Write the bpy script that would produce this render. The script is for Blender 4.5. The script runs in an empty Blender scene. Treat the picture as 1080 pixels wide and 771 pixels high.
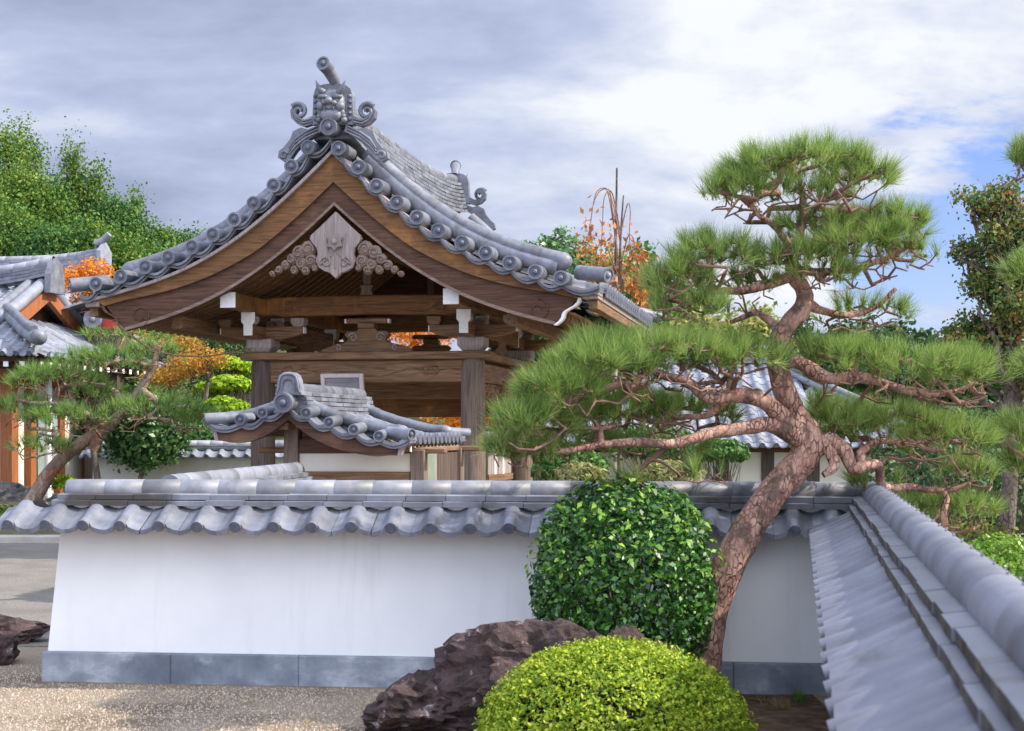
import bpy, math, random
import numpy as np
from mathutils import Vector, Matrix, noise as mnoise
R = math.radians
sc = bpy.context.scene
COL = sc.collection

# ------------------------------------------------------------------ camera, sky, sun, exposure
FPX, CX, HY, CAMZ = 1600.0, 540.0, 452.0, 1.73       # focal length in photo pixels, centre column, horizon row, eye height
cam = bpy.data.cameras.new('camera'); camo = bpy.data.objects.new('camera', cam); COL.objects.link(camo)
camo.location = (0, 0, CAMZ); camo.rotation_euler = (R(90), 0, 0)
cam.sensor_width = 36; cam.lens = FPX / 1080 * 36; cam.shift_y = (HY - 385.5) / 1080
cam.clip_start = 0.05; cam.clip_end = 2000
cam.dof.use_dof = True; cam.dof.focus_distance = 16; cam.dof.aperture_fstop = 6.3
sc.camera = camo

SUN_AZ, SUN_EL = 94.0, 41.0                            # degrees: azimuth clockwise from +Y (view direction), elevation
sd = Vector((math.sin(R(SUN_AZ)) * math.cos(R(SUN_EL)), math.cos(R(SUN_AZ)) * math.cos(R(SUN_EL)), math.sin(R(SUN_EL))))
sun = bpy.data.lights.new('sun', 'SUN'); sun.energy = 4.8; sun.angle = R(0.6); sun.color = (1.0, 0.90, 0.76)
suno = bpy.data.objects.new('sun', sun); COL.objects.link(suno); suno.location = (20, 0, 30)
suno.rotation_euler = sd.to_track_quat('Z', 'Y').to_euler()

world = bpy.data.worlds.new('World'); sc.world = world; world.use_nodes = True
def build_world():
    nt = world.node_tree; N = nt.nodes; L = nt.links
    N.clear()
    out = N.new('ShaderNodeOutputWorld')
    sky = N.new('ShaderNodeTexSky'); sky.sky_type = 'NISHITA'; sky.sun_disc = False
    sky.sun_elevation = R(SUN_EL); sky.sun_rotation = R(SUN_AZ); sky.air_density = 1.0; sky.dust_density = .4; sky.ozone_density = 5.0
    b1 = N.new('ShaderNodeBackground'); b1.inputs[1].default_value = 0.125
    tint = N.new('ShaderNodeVectorMath'); tint.operation = 'MULTIPLY'; tint.inputs[1].default_value = (0.80, 0.74, 0.95); L.new(sky.outputs[0], tint.inputs[0]); L.new(tint.outputs[0], b1.inputs[0])
    tc = N.new('ShaderNodeTexCoord'); sep = N.new('ShaderNodeSeparateXYZ'); L.new(tc.outputs['Generated'], sep.inputs[0])
    def math_(op, a, b=None, clamp=False):
        n = N.new('ShaderNodeMath'); n.operation = op; n.use_clamp = clamp
        for i, x in enumerate((a, b)):
            if x is None: continue
            if isinstance(x, (int, float)): n.inputs[i].default_value = x
            else: L.new(x, n.inputs[i])
        return n.outputs[0]
    def mrange(v, a, b, c=0., d=1.):
        n = N.new('ShaderNodeMapRange'); n.interpolation_type = 'SMOOTHSTEP'
        L.new(v, n.inputs[0]); n.inputs[1].default_value = a; n.inputs[2].default_value = b; n.inputs[3].default_value = c; n.inputs[4].default_value = d
        return n.outputs[0]
    X, Y, Z = sep.outputs
    zz = math_('ADD', math_('MAXIMUM', Z, 0.0), 0.33)
    cmb = N.new('ShaderNodeCombineXYZ'); L.new(math_('DIVIDE', X, zz), cmb.inputs[0]); L.new(math_('DIVIDE', Y, zz), cmb.inputs[1])
    def noise(scale, detail, rough, off=(0, 0, 0), dist=0.0, sx=1.0):
        mp = N.new('ShaderNodeMapping'); mp.inputs[1].default_value = off; mp.inputs[3].default_value = (sx, 1, 1)
        L.new(cmb.outputs[0], mp.inputs[0])
        n = N.new('ShaderNodeTexNoise'); n.inputs['Scale'].default_value = scale; n.inputs['Detail'].default_value = detail
        n.inputs['Roughness'].default_value = rough; n.inputs['Distortion'].default_value = dist
        L.new(mp.outputs[0], n.inputs['Vector']); return n.outputs[0]
    n1 = noise(5.0, 9, 0.58, (3.1, 1.7, 0), 0.0, .75)      # where there is cloud
    n2 = noise(2.7, 10, 0.58, (5.6, 2.2, 0), 0.15, .7)     # thick and thin parts
    # broken cloud everywhere but for open sky low in the east
    dx = math_('DIVIDE', math_('SUBTRACT', X, 0.30), 0.105); dz = math_('DIVIDE', math_('SUBTRACT', Z, 0.125), 0.085)
    hole = mrange(math_('ADD', math_('MULTIPLY', dx, dx), math_('MULTIPLY', dz, dz)), 0.0, 1.8, 0.34, 0.0)
    cov = math_('SUBTRACT', math_('ADD', n1, 0.16), hole)
    mask = mrange(cov, 0.36, 0.50)
    lum = math_('ADD', n2, mrange(X, -0.28, 0.22, -0.045, 0.085))
    rmp = N.new('ShaderNodeValToRGB'); L.new(lum, rmp.inputs[0])
    e = rmp.color_ramp.elements; e[0].position = 0.34; e[0].color = (0.33, 0.38, 0.54, 1); e[1].position = 0.66; e[1].color = (0.84, 0.86, 0.90, 1)
    m = e.new(0.48); m.color = (0.47, 0.53, 0.72, 1); m = e.new(0.57); m.color = (0.63, 0.68, 0.81, 1)
    # unseen cloud overhead and behind the camera is brightened to add soft fill light
    br = math_('ADD', mrange(Z, 0.25, 0.75, 0.0, 0.75), mrange(math_('MULTIPLY', Y, -1.0), -0.5, 0.6, 0.0, 1.25))
    b2 = N.new('ShaderNodeBackground'); L.new(rmp.outputs[0], b2.inputs[0]); L.new(math_('ADD', br, 0.76), b2.inputs[1])
    mix = N.new('ShaderNodeMixShader'); L.new(mask, mix.inputs[0]); L.new(b1.outputs[0], mix.inputs[1]); L.new(b2.outputs[0], mix.inputs[2])
    L.new(mix.outputs[0], out.inputs[0])
build_world()
vs = sc.view_settings
vs.view_transform = 'Standard'; vs.look = 'None'; vs.gamma = 1; vs.exposure = 0.58; vs.use_curve_mapping = False
sc.cycles.max_bounces = 6; sc.cycles.transparent_max_bounces = 4; sc.cycles.diffuse_bounces = 3

# ------------------------------------------------------------------ placing: a sight line of the photo meets a plane of the place
def W(px, py, Y):
    return Vector(((px - CX) / FPX * Y, Y, CAMZ - (py - HY) / FPX * Y))
class Frame:
    """upright local axes: x to the right along a facade, y away from the viewer, z up"""
    def __init__(s, ox, oy, deg, z=0.0):
        s.o = (ox, oy); s.a = R(deg); s.z = z
        s.ex = (math.cos(s.a), -math.sin(s.a)); s.ey = (math.sin(s.a), math.cos(s.a))
    def at(s, px, py, c=0.0):
        dx, dy, dz = (px - CX) / FPX, 1.0, (HY - py) / FPX
        t = (c + s.o[0] * s.ey[0] + s.o[1] * s.ey[1]) / (dx * s.ey[0] + dy * s.ey[1])
        qx, qy = dx * t - s.o[0], dy * t - s.o[1]
        return (qx * s.ex[0] + qy * s.ex[1], CAMZ + dz * t - s.z)
    def empty(s, name, label, cat, group=None):
        return thing(name, label, cat, (s.o[0], s.o[1], s.z), -s.a, group)

# ------------------------------------------------------------------ objects
def tag(o, label, cat, group=None):
    o['label'] = label; o['category'] = cat; o['kind'] = 'thing'
    if group: o['group'] = group
    return o
def thing(name, label, cat, loc=(0, 0, 0), rz=0.0, group=None):
    o = bpy.data.objects.new(name, None); COL.objects.link(o); o.empty_display_size = 0.2
    o.location = loc; o.rotation_euler = (0, 0, rz)
    return tag(o, label, cat, group)
def dup(root, loc, rz=None, label=None, scale=None):
    r = root.copy(); COL.objects.link(r); r.location = loc
    if rz is not None: r.rotation_euler = (0, 0, rz)
    if scale is not None: r.scale = scale
    if label: r['label'] = label
    for ch in list(root.children):
        c = ch.copy(); COL.objects.link(c); c.parent = r
        for g in ch.children:
            d = g.copy(); COL.objects.link(d); d.parent = c
    return r
class MB:
    """collects shapes, then links them as one mesh object"""
    def __init__(s): s.v = []; s.f = []; s.sm = []; s.mi = []
    def add(s, vs, fs, smooth=False, mi=0):
        b = len(s.v); s.v.extend(tuple(p) for p in vs)
        for f in fs: s.f.append(tuple(i + b for i in f)); s.sm.append(smooth); s.mi.append(mi)
        return s
    def box(s, x0, x1, y0, y1, z0, z1, mi=0, M=None):
        vs = [(x, y, z) for x in (x0, x1) for y in (y0, y1) for z in (z0, z1)]
        if M is not None: vs = [M @ Vector(p) for p in vs]
        return s.add(vs, [(0, 1, 3, 2), (4, 6, 7, 5), (0, 4, 5, 1), (2, 3, 7, 6), (0, 2, 6, 4), (1, 5, 7, 3)], False, mi)
    def prism(s, poly, y0, y1, mi=0, T=lambda x, y, z: (x, y, z)):
        """outline in (x, z), thickness along y"""
        n = len(poly)
        vs = [T(x, y0, z) for x, z in poly] + [T(x, y1, z) for x, z in poly]
        fs = [tuple(range(n)), tuple(range(2 * n - 1, n - 1, -1))] + [(i, i + n, (i + 1) % n + n, (i + 1) % n) for i in range(n)]
        return s.add(vs, fs, False, mi)
    def band(s, top, bot, y0, y1, mi=0, T=lambda x, y, z: (x, y, z)):
        """a plank between two polylines in (x, z) of the same length"""
        n = len(top); vs = []
        for y in (y0, y1): vs += [T(x, y, z) for x, z in top] + [T(x, y, z) for x, z in bot]
        fs = []
        for i in range(n - 1):
            fs += [(i, i + 1, n + i + 1, n + i), (2*n + i, 3*n + i, 3*n + i + 1, 2*n + i + 1), (i, 2*n + i, 2*n + i + 1, i + 1), (n + i, n + i + 1, 3*n + i + 1, 3*n + i)]
        fs += [(0, n, 3*n, 2*n), (n - 1, 3*n - 1, 4*n - 1, 2*n - 1)]
        return s.add(vs, fs, False, mi)
    def tube(s, path, rad, n=8, caps=True, mi=0, smooth=True, flat=1.0):
        P = [Vector(p) for p in path]; m = len(P)
        if isinstance(rad, (int, float)): rad = [rad] * m
        vs = []; fs = []
        t0 = (P[1] - P[0]).normalized()
        a = t0.orthogonal().normalized()
        for i in range(m):
            t = (P[min(i + 1, m - 1)] - P[max(i - 1, 0)])
            t = t.normalized() if t.length > 1e-9 else t0
            a = (a - t * a.dot(t)); a = a.normalized() if a.length > 1e-6 else t.orthogonal().normalized()
            b = t.cross(a)
            for k in range(n):
                w = 2 * math.pi * k / n
                vs.append(P[i] + (a * math.cos(w) + b * math.sin(w) * flat) * rad[i])
        for i in range(m - 1):
            for k in range(n):
                k2 = (k + 1) % n
                fs.append((i*n + k, i*n + k2, (i+1)*n + k2, (i+1)*n + k))
        s.add(vs, fs, smooth, mi)
        if caps:
            s.add(vs[:n], [tuple(range(n - 1, -1, -1))], False, mi); s.add(vs[-n:], [tuple(range(n))], False, mi)
        return s
    def ball(s, c, r, mi=0, n=10, m=7, M=None):
        vs = []; fs = []
        rx, ry, rz = (r, r, r) if isinstance(r, (int, float)) else r
        for j in range(m + 1):
            th = math.pi * j / m
            for k in range(n):
                w = 2 * math.pi * k / n
                p = Vector((rx * math.sin(th) * math.cos(w), ry * math.sin(th) * math.sin(w), rz * math.cos(th)))
                if M is not None: p = M @ p
                vs.append(p + Vector(c))
        for j in range(m):
            for k in range(n):
                k2 = (k + 1) % n
                fs.append((j*n + k, (j+1)*n + k, (j+1)*n + k2, j*n + k2))
        return s.add(vs, fs, True, mi)
    def roll(s, p0, p1, r, n=12, rim=0.0, mi=0, mi_end=None):
        """round roll tile from p0 (its visible end) to p1; the end is a disc with a raised rim"""
        s.tube([p0, p1], r, n, False, mi)
        p0, p1 = Vector(p0), Vector(p1); t = (p0 - p1).normalized(); a = t.orthogonal().normalized(); b = t.cross(a)
        rings = [(1.0, 0.0), (1.0, 0.012), (0.78, 0.012), (0.74, -0.004)] if rim else [(1.0, 0.0)]
        vs = []
        for q, h in rings:
            for k in range(n):
                w = 2 * math.pi * k / n
                vs.append(p0 + t * h + (a * math.cos(w) + b * math.sin(w)) * r * q)
        fs = []
        for j in range(len(rings) - 1):
            for k in range(n):
                k2 = (k + 1) % n; fs.append((j*n + k, j*n + k2, (j+1)*n + k2, (j+1)*n + k))
        s.add(vs, fs, False, mi)
        q = len(rings) - 1
        s.add(vs[q*n:], [tuple(range(n))], False, mi if mi_end is None else mi_end)
        if rim:                                           # three-comma swirl in the middle, as a small raised boss
            s.ball(p0 + t * 0.0, r * 0.42, mi if mi_end is None else mi_end, 8, 4, Matrix.Diagonal((1, 1, 1)))
        return s
    def build(s, name, mats, parent=None, bevel=0.0, label=None):
        me = bpy.data.meshes.new(name); me.from_pydata(s.v, [], s.f)
        if not isinstance(mats, (list, tuple)): mats = [mats]
        for m in mats: me.materials.append(m)
        me.polygons.foreach_set('use_smooth', s.sm); me.polygons.foreach_set('material_index', s.mi); me.update()
        o = bpy.data.objects.new(name, me); COL.objects.link(o)
        if parent is not None: o.parent = parent
        if bevel:
            b = o.modifiers.new('edge', 'BEVEL'); b.width = bevel; b.segments = 1; b.limit_method = 'ANGLE'; b.angle_limit = R(50)
        if label: o['label'] = label
        return o
def np_mesh(name, V, nv, mats, parent=None, smooth=False):
    """V: (k*nv, 3) points, one nv-gon after another"""
    V = np.asarray(V, dtype=np.float32).reshape(-1, 3); k = len(V) // nv
    me = bpy.data.meshes.new(name)
    me.vertices.add(len(V)); me.vertices.foreach_set('co', V.ravel())
    me.loops.add(len(V)); me.loops.foreach_set('vertex_index', np.arange(len(V), dtype=np.int32))
    me.polygons.add(k); me.polygons.foreach_set('loop_start', np.arange(0, len(V), nv, dtype=np.int32))
    me.polygons.foreach_set('loop_total', np.full(k, nv, dtype=np.int32))
    if smooth: me.polygons.foreach_set('use_smooth', np.ones(k, dtype=bool))
    for m in (mats if isinstance(mats, (list, tuple)) else [mats]): me.materials.append(m)
    me.update(calc_edges=True); me.validate()
    o = bpy.data.objects.new(name, me); COL.objects.link(o)
    if parent is not None: o.parent = parent
    return o

# ------------------------------------------------------------------ materials
def mat(name, c1, c2, scale=6., stretch=(1, 1, 1), rough=.6, bump=.15, bscale=None, island=0., spec=.4, patch=None, pscale=2., pth=(.55, .7), crack=0., cstretch=(1, 1, .45), detail=6., metal=0., pstretch=(1, 1, 1), rot=(0, 0, 0), dist=0.0, bdist=.02):
    m = bpy.data.materials.new(name); m.use_nodes = True; nt = m.node_tree; N = nt.nodes; L = nt.links
    bs = N['Principled BSDF']; bs.inputs['Roughness'].default_value = rough; bs.inputs['Specular IOR Level'].default_value = spec; bs.inputs['Metallic'].default_value = metal
    tc = N.new('ShaderNodeTexCoord')
    def nz(sc_, st, dt=detail, d=0.0):
        mp = N.new('ShaderNodeMapping'); mp.inputs[3].default_value = st; mp.inputs[2].default_value = rot; L.new(tc.outputs['Object'], mp.inputs[0])
        n = N.new('ShaderNodeTexNoise'); n.inputs['Scale'].default_value = sc_; n.inputs['Detail'].default_value = dt; n.inputs['Roughness'].default_value = .62; n.inputs['Distortion'].default_value = d
        L.new(mp.outputs[0], n.inputs['Vector']); return n.outputs[0]
    n1 = nz(scale, stretch, detail, dist)
    rp = N.new('ShaderNodeValToRGB'); L.new(n1, rp.inputs[0]); e = rp.color_ramp.elements
    e[0].position = .32; e[0].color = (*c1, 1); e[1].position = .68; e[1].color = (*c2, 1)
    col = rp.outputs[0]
    if patch is not None:
        n3 = nz(pscale, pstretch, 8.)
        mr = N.new('ShaderNodeMapRange'); mr.interpolation_type = 'SMOOTHSTEP'; L.new(n3, mr.inputs[0]); mr.inputs[1].default_value = pth[0]; mr.inputs[2].default_value = pth[1]
        mx = N.new('ShaderNodeMix'); mx.data_type = 'RGBA'; L.new(mr.outputs[0], mx.inputs[0]); L.new(col, mx.inputs[6]); mx.inputs[7].default_value = (*patch, 1); col = mx.outputs[2]
    ck = None
    if crack:
        mp = N.new('ShaderNodeMapping'); mp.inputs[3].default_value = cstretch; L.new(tc.outputs['Object'], mp.inputs[0])
        wn = N.new('ShaderNodeTexNoise'); wn.inputs['Scale'].default_value = crack * .8; wn.inputs['Detail'].default_value = 3; L.new(mp.outputs[0], wn.inputs['Vector'])
        wa = N.new('ShaderNodeVectorMath'); wa.operation = 'SCALE'; wa.inputs['Scale'].default_value = .9 / crack; L.new(wn.outputs['Color'], wa.inputs[0])
        wb = N.new('ShaderNodeVectorMath'); wb.operation = 'ADD'; L.new(mp.outputs[0], wb.inputs[0]); L.new(wa.outputs[0], wb.inputs[1])
        vo = N.new('ShaderNodeTexVoronoi'); vo.feature = 'DISTANCE_TO_EDGE'; vo.inputs['Scale'].default_value = crack; L.new(wb.outputs[0], vo.inputs['Vector'])
        cr = N.new('ShaderNodeMapRange'); cr.interpolation_type = 'SMOOTHSTEP'; L.new(vo.outputs['Distance'], cr.inputs[0]); cr.inputs[1].default_value = .0; cr.inputs[2].default_value = .10; cm = N.new('ShaderNodeMapRange'); L.new(nz(crack * .22, (1, 1, 1), 4.), cm.inputs[0]); cm.inputs[1].default_value = .38; cm.inputs[2].default_value = .62; cm.inputs[3].default_value = .85; cm.inputs[4].default_value = 0.; cx_ = N.new('ShaderNodeMath'); cx_.operation = 'MAXIMUM'; L.new(cr.outputs[0], cx_.inputs[0]); L.new(cm.outputs[0], cx_.inputs[1]); ck = cx_.outputs[0]
        sx = N.new('ShaderNodeMix'); sx.data_type = 'RGBA'; L.new(ck, sx.inputs[0]); sx.inputs[6].default_value = (c1[0] * .7, c1[1] * .68, c1[2] * .68, 1); L.new(col, sx.inputs[7]); col = sx.outputs[2]
    if island:
        g = N.new('ShaderNodeNewGeometry'); mr = N.new('ShaderNodeMapRange'); L.new(g.outputs['Random Per Island'], mr.inputs[0]); mr.inputs[3].default_value = 1 - island; mr.inputs[4].default_value = 1 + island
        vm = N.new('ShaderNodeVectorMath'); vm.operation = 'SCALE'; L.new(col, vm.inputs[0]); L.new(mr.outputs[0], vm.inputs['Scale']); col = vm.outputs[0]
    L.new(col, bs.inputs['Base Color'])
    if bump:
        n2 = nz(bscale or scale * 3, stretch, 6.)
        bp = N.new('ShaderNodeBump'); bp.inputs['Strength'].default_value = bump; bp.inputs['Distance'].default_value = bdist
        L.new(n2, bp.inputs['Height'])
        if ck is not None:
            ad = N.new('ShaderNodeMath'); ad.operation = 'MULTIPLY_ADD'; L.new(n2, ad.inputs[0]); ad.inputs[1].default_value = .6; L.new(ck, ad.inputs[2]); L.new(ad.outputs[0], bp.inputs['Height'])
        L.new(bp.outputs[0], bs.inputs['Normal'])
    return m
def leaf(name, cols, rough=.5, trans=.3, spec=.35, pscale=1.2, pamp=.35):
    """leaf colours drawn per leaf, drifting a little from branch to branch"""
    m = bpy.data.materials.new(name); m.use_nodes = True; nt = m.node_tree; N = nt.nodes; L = nt.links
    bs = N['Principled BSDF']; bs.inputs['Roughness'].default_value = rough; bs.inputs['Specular IOR Level'].default_value = spec
    g = N.new('ShaderNodeNewGeometry'); tc = N.new('ShaderNodeTexCoord')
    n = N.new('ShaderNodeTexNoise'); n.inputs['Scale'].default_value = pscale; n.inputs['Detail'].default_value = 3; L.new(tc.outputs['Object'], n.inputs['Vector'])
    a = N.new('ShaderNodeMath'); a.operation = 'MULTIPLY_ADD'; L.new(n.outputs[0], a.inputs[0]); a.inputs[1].default_value = pamp * 2; a.inputs[2].default_value = -pamp
    b = N.new('ShaderNodeMath'); b.operation = 'ADD'; b.use_clamp = True; L.new(g.outputs['Random Per Island'], b.inputs[0]); L.new(a.outputs[0], b.inputs[1])
    rp = N.new('ShaderNodeValToRGB'); L.new(b.outputs[0], rp.inputs[0]); e = rp.color_ramp.elements
    e[0].color = (*cols[0], 1); e[1].color = (*cols[-1], 1)
    for i, c in enumerate(cols[1:-1]): q = e.new((i + 1) / (len(cols) - 1)); q.color = (*c, 1)
    L.new(rp.outputs[0], bs.inputs['Base Color'])
    if trans:
        t = N.new('ShaderNodeBsdfTranslucent'); L.new(rp.outputs[0], t.inputs[0])
        mx = N.new('ShaderNodeMixShader'); mx.inputs[0].default_value = trans; L.new(bs.outputs[0], mx.inputs[1]); L.new(t.outputs[0], mx.inputs[2])
        L.new(mx.outputs[0], N['Material Output'].inputs[0])
    return m
def wood(name, c1, c2, axis, rough=.7, scale=3.0, bump=.35, patch=None):
    st = [14., 14., 14.]; st['xyz'.index(axis)] = .8
    return mat(name, c1, c2, scale, tuple(st), rough, bump, scale * 2.2, island=.1, spec=.25, patch=patch, pscale=1.3, pth=(.5, .75), dist=.6, bdist=.006)
TILE = mat('fired_grey_tile', (.09, .096, .118), (.175, .185, .22), 7, rough=.5, bump=.16, bscale=60, island=.3, spec=.55, patch=(.075, .075, .08), pscale=4.5, pth=(.5, .75), bdist=.004)
TILE_MOSS = mat('stained_grey_tile', (.13, .135, .15), (.22, .23, .26), 5, rough=.5, bump=.2, bscale=50, island=.16, spec=.45, patch=(.055, .05, .045), pscale=1.1, pth=(.5, .62), bdist=.004)
TILE_NEAR = mat('smoked_grey_tile', (.10, .105, .128), (.165, .172, .205), 3.5, rough=.48, bump=.15, bscale=45, island=.14, spec=.5, patch=(.075, .072, .075), pscale=4, pth=(.58, .75), bdist=.004)
TILE_END = mat('dark_tile_face', (.07, .08, .11), (.13, .14, .18), 30, rough=.5, bump=.4, bscale=60, spec=.4, bdist=.006)
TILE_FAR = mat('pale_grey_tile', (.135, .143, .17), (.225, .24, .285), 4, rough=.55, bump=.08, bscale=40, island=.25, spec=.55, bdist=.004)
PLASTER = mat('lime_plaster', (.73, .735, .735), (.80, .80, .79), 1.6, rough=.85, bump=.12, bscale=40, spec=.2, patch=(.60, .605, .60), pscale=1.6, pth=(.5, .85), pstretch=(3.5, 3.5, .35), bdist=.003)
CREAM = mat('cream_plaster', (.62, .58, .50), (.70, .66, .58), 2., rough=.85, bump=.08, bscale=40, spec=.2, bdist=.003)
FOOTING = mat('bluish_stone_footing', (.12, .14, .17), (.26, .29, .33), 3.5, rough=.75, bump=.3, bscale=40, spec=.3, patch=(.42, .44, .47), pscale=3.5, pth=(.5, .75), pstretch=(1, 1, 1.6), bdist=.004)
WX = wood('weathered_brown_timber_x', (.07, .038, .021), (.26, .155, .085), 'x')
WY = wood('weathered_brown_timber_y', (.07, .038, .021), (.25, .145, .08), 'y')
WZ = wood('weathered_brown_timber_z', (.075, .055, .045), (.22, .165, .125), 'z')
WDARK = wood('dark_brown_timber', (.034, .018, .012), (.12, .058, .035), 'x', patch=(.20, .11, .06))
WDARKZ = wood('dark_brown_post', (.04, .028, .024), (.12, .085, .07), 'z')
WORANGE = wood('warm_lit_brown_timber', (.075, .036, .016), (.21, .105, .04), 'x', patch=(.42, .20, .055))  # brown wood; its orange patches paint in the warm bounced light
WSOFFIT = wood('soffit_timber', (.11, .06, .032), (.27, .16, .085), 'y', patch=(.07, .04, .025))
WPALE = wood('grey_bleached_timber', (.20, .165, .16), (.36, .31, .29), 'z')
MOSSY = mat('mossy_tile_edge', (.025, .022, .02), (.11, .10, .09), 14, rough=.8, bump=.4, bscale=60, spec=.2, patch=(.10, .075, .04), pscale=8)
WPEND = wood('weathered_carved_timber', (.15, .115, .105), (.30, .25, .235), 'z')
WGREYB = wood('grey_brown_carving', (.11, .075, .06), (.25, .18, .145), 'x')
WRED = wood('red_brown_timber', (.20, .065, .025), (.36, .13, .05), 'z')
WHITE = mat('white_painted_end', (.70, .70, .70), (.80, .80, .80), 20, rough=.7, bump=.1, spec=.2, bdist=.003)
BARK_RED = mat('red_pine_bark', (.29, .145, .105), (.60, .385, .30), 9, (1, 1, .55), .85, 1., 26, spec=.15, patch=(.15, .10, .08), pscale=5, pth=(.5, .62), bdist=.02, crack=34.)
BARK_TWIG = mat('pine_twig_bark', (.12, .07, .055), (.32, .19, .14), 14, rough=.9, bump=.7, bscale=50, spec=.12, bdist=.008)
BARK_GREY = mat('grey_bark', (.075, .06, .05), (.20, .16, .135), 9, (1, 1, .4), .9, .8, 24, spec=.12, bdist=.015, crack=26.)
BARK_PALE = mat('sunlit_grey_bark', (.19, .14, .11), (.44, .33, .26), 6, (1, 1, .4), .9, .8, 24, spec=.12, bdist=.02, crack=14., patch=(.40, .17, .09), pscale=.8, pth=(.5, .6))
ROCK = mat('purple_brown_rock', (.02, .013, .014), (.10, .064, .06), 6, rough=.8, bump=1., bscale=22, spec=.3, patch=(.34, .30, .30), pscale=11, pth=(.60, .70), bdist=.03)
ROCK_GREY = mat('grey_rock', (.06, .06, .065), (.18, .17, .165), 5, rough=.85, bump=.9, bscale=18, spec=.25, patch=(.30, .29, .28), pscale=7, pth=(.62, .75), bdist=.03)
METAL_GREEN = mat('painted_door_green', (.14, .19, .14), (.2, .26, .2), 6, rough=.5, bump=.05)
# needles and leaves
NEEDLE = leaf('pine_needles', [(.075, .145, .03), (.155, .265, .05), (.26, .38, .085), (.40, .47, .16)], .5, .38, .3, 2.2, .3)
NEEDLE_FAR = leaf('pine_needles_distant', [(.07, .15, .035), (.16, .29, .06), (.28, .40, .10)], .5, .3, .3, 1.0, .3)
NEEDLE_OLD = leaf('old_pine_needles', [(.20, .15, .07), (.30, .24, .12), (.22, .24, .09)], .6, .25, .2)
HOLLY = leaf('glossy_dark_leaves', [(.010, .042, .010), (.022, .085, .014), (.045, .16, .02), (.15, .32, .04)], .42, .18, .5, 3., .25)
AZALEA = leaf('bright_young_leaves', [(.09, .17, .012), (.21, .33, .015), (.34, .46, .025), (.48, .54, .05)], .5, .3, .3, 3., .3)
CEDAR = leaf('hillside_leaves', [(.03, .09, .018), (.075, .165, .025), (.14, .235, .035), (.24, .29, .05)], .6, .25, .2, .25, .35)
DARKLEAF = leaf('dark_evergreen_leaves', [(.012, .04, .012), (.03, .085, .02), (.06, .13, .03)], .5, .2, .3, .6, .3)
MIDLEAF = leaf('mid_green_leaves', [(.03, .09, .02), (.07, .17, .03), (.13, .25, .05)], .5, .3, .3, .6, .3)
LIME = leaf('lime_green_leaves', [(.10, .22, .01), (.24, .38, .015), (.42, .52, .03)], .55, .3, .2, .8, .3)
MAPLE = leaf('orange_maple_leaves', [(.34, .10, .02), (.50, .20, .03), (.48, .30, .05), (.25, .28, .05)], .6, .35, .2, .7, .35)
BRONZE = leaf('bronze_green_maple_leaves', [(.035, .085, .025), (.08, .16, .035), (.16, .22, .05), (.34, .16, .06)], .55, .3, .25, .9, .4)
CHERRY = leaf('russet_hanging_leaves', [(.35, .10, .05), (.55, .20, .06), (.58, .30, .07)], .6, .3, .2)
STRAW = leaf('pale_dry_grass', [(.16, .20, .06), (.30, .30, .12), (.40, .36, .18)], .7, .3, .1)
GRASS = leaf('grass_blades', [(.05, .12, .02), (.12, .22, .03), (.22, .30, .06)], .6, .3, .2)
MIDLEAF_Y = leaf('fresh_yellow_green_leaves', [(.09, .22, .02), (.16, .32, .03), (.26, .40, .04)], .45, .3, .4, 3., .2)
AZALEA_TIP = leaf('azalea_shoot_tips', [(.26, .36, .02), (.42, .50, .04), (.52, .55, .07)], .5, .3, .3, 3., .2)
MIDLEAF_D = leaf('deep_green_leaves', [(.035, .10, .03), (.08, .18, .05), (.14, .26, .075)], .4, .25, .4, 1.5, .3)
MAPLE_O = leaf('vivid_orange_leaves', [(.50, .13, .015), (.70, .24, .025), (.74, .34, .04)], .6, .35, .2, .7, .3)
CEDAR2 = leaf('deeper_hillside_leaves', [(.02, .07, .02), (.05, .13, .03), (.09, .19, .035), (.15, .23, .05)], .6, .22, .2, .25, .35)
DARKYEL = leaf('yellowing_dark_leaves', [(.03, .07, .015), (.08, .12, .02), (.30, .28, .03)], .5, .25, .3, 2, .4)
YELLOWG = leaf('pale_yellow_green_leaves', [(.08, .14, .03), (.18, .24, .05), (.30, .33, .09), (.38, .30, .10)], .6, .3, .2, .6, .35)

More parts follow.
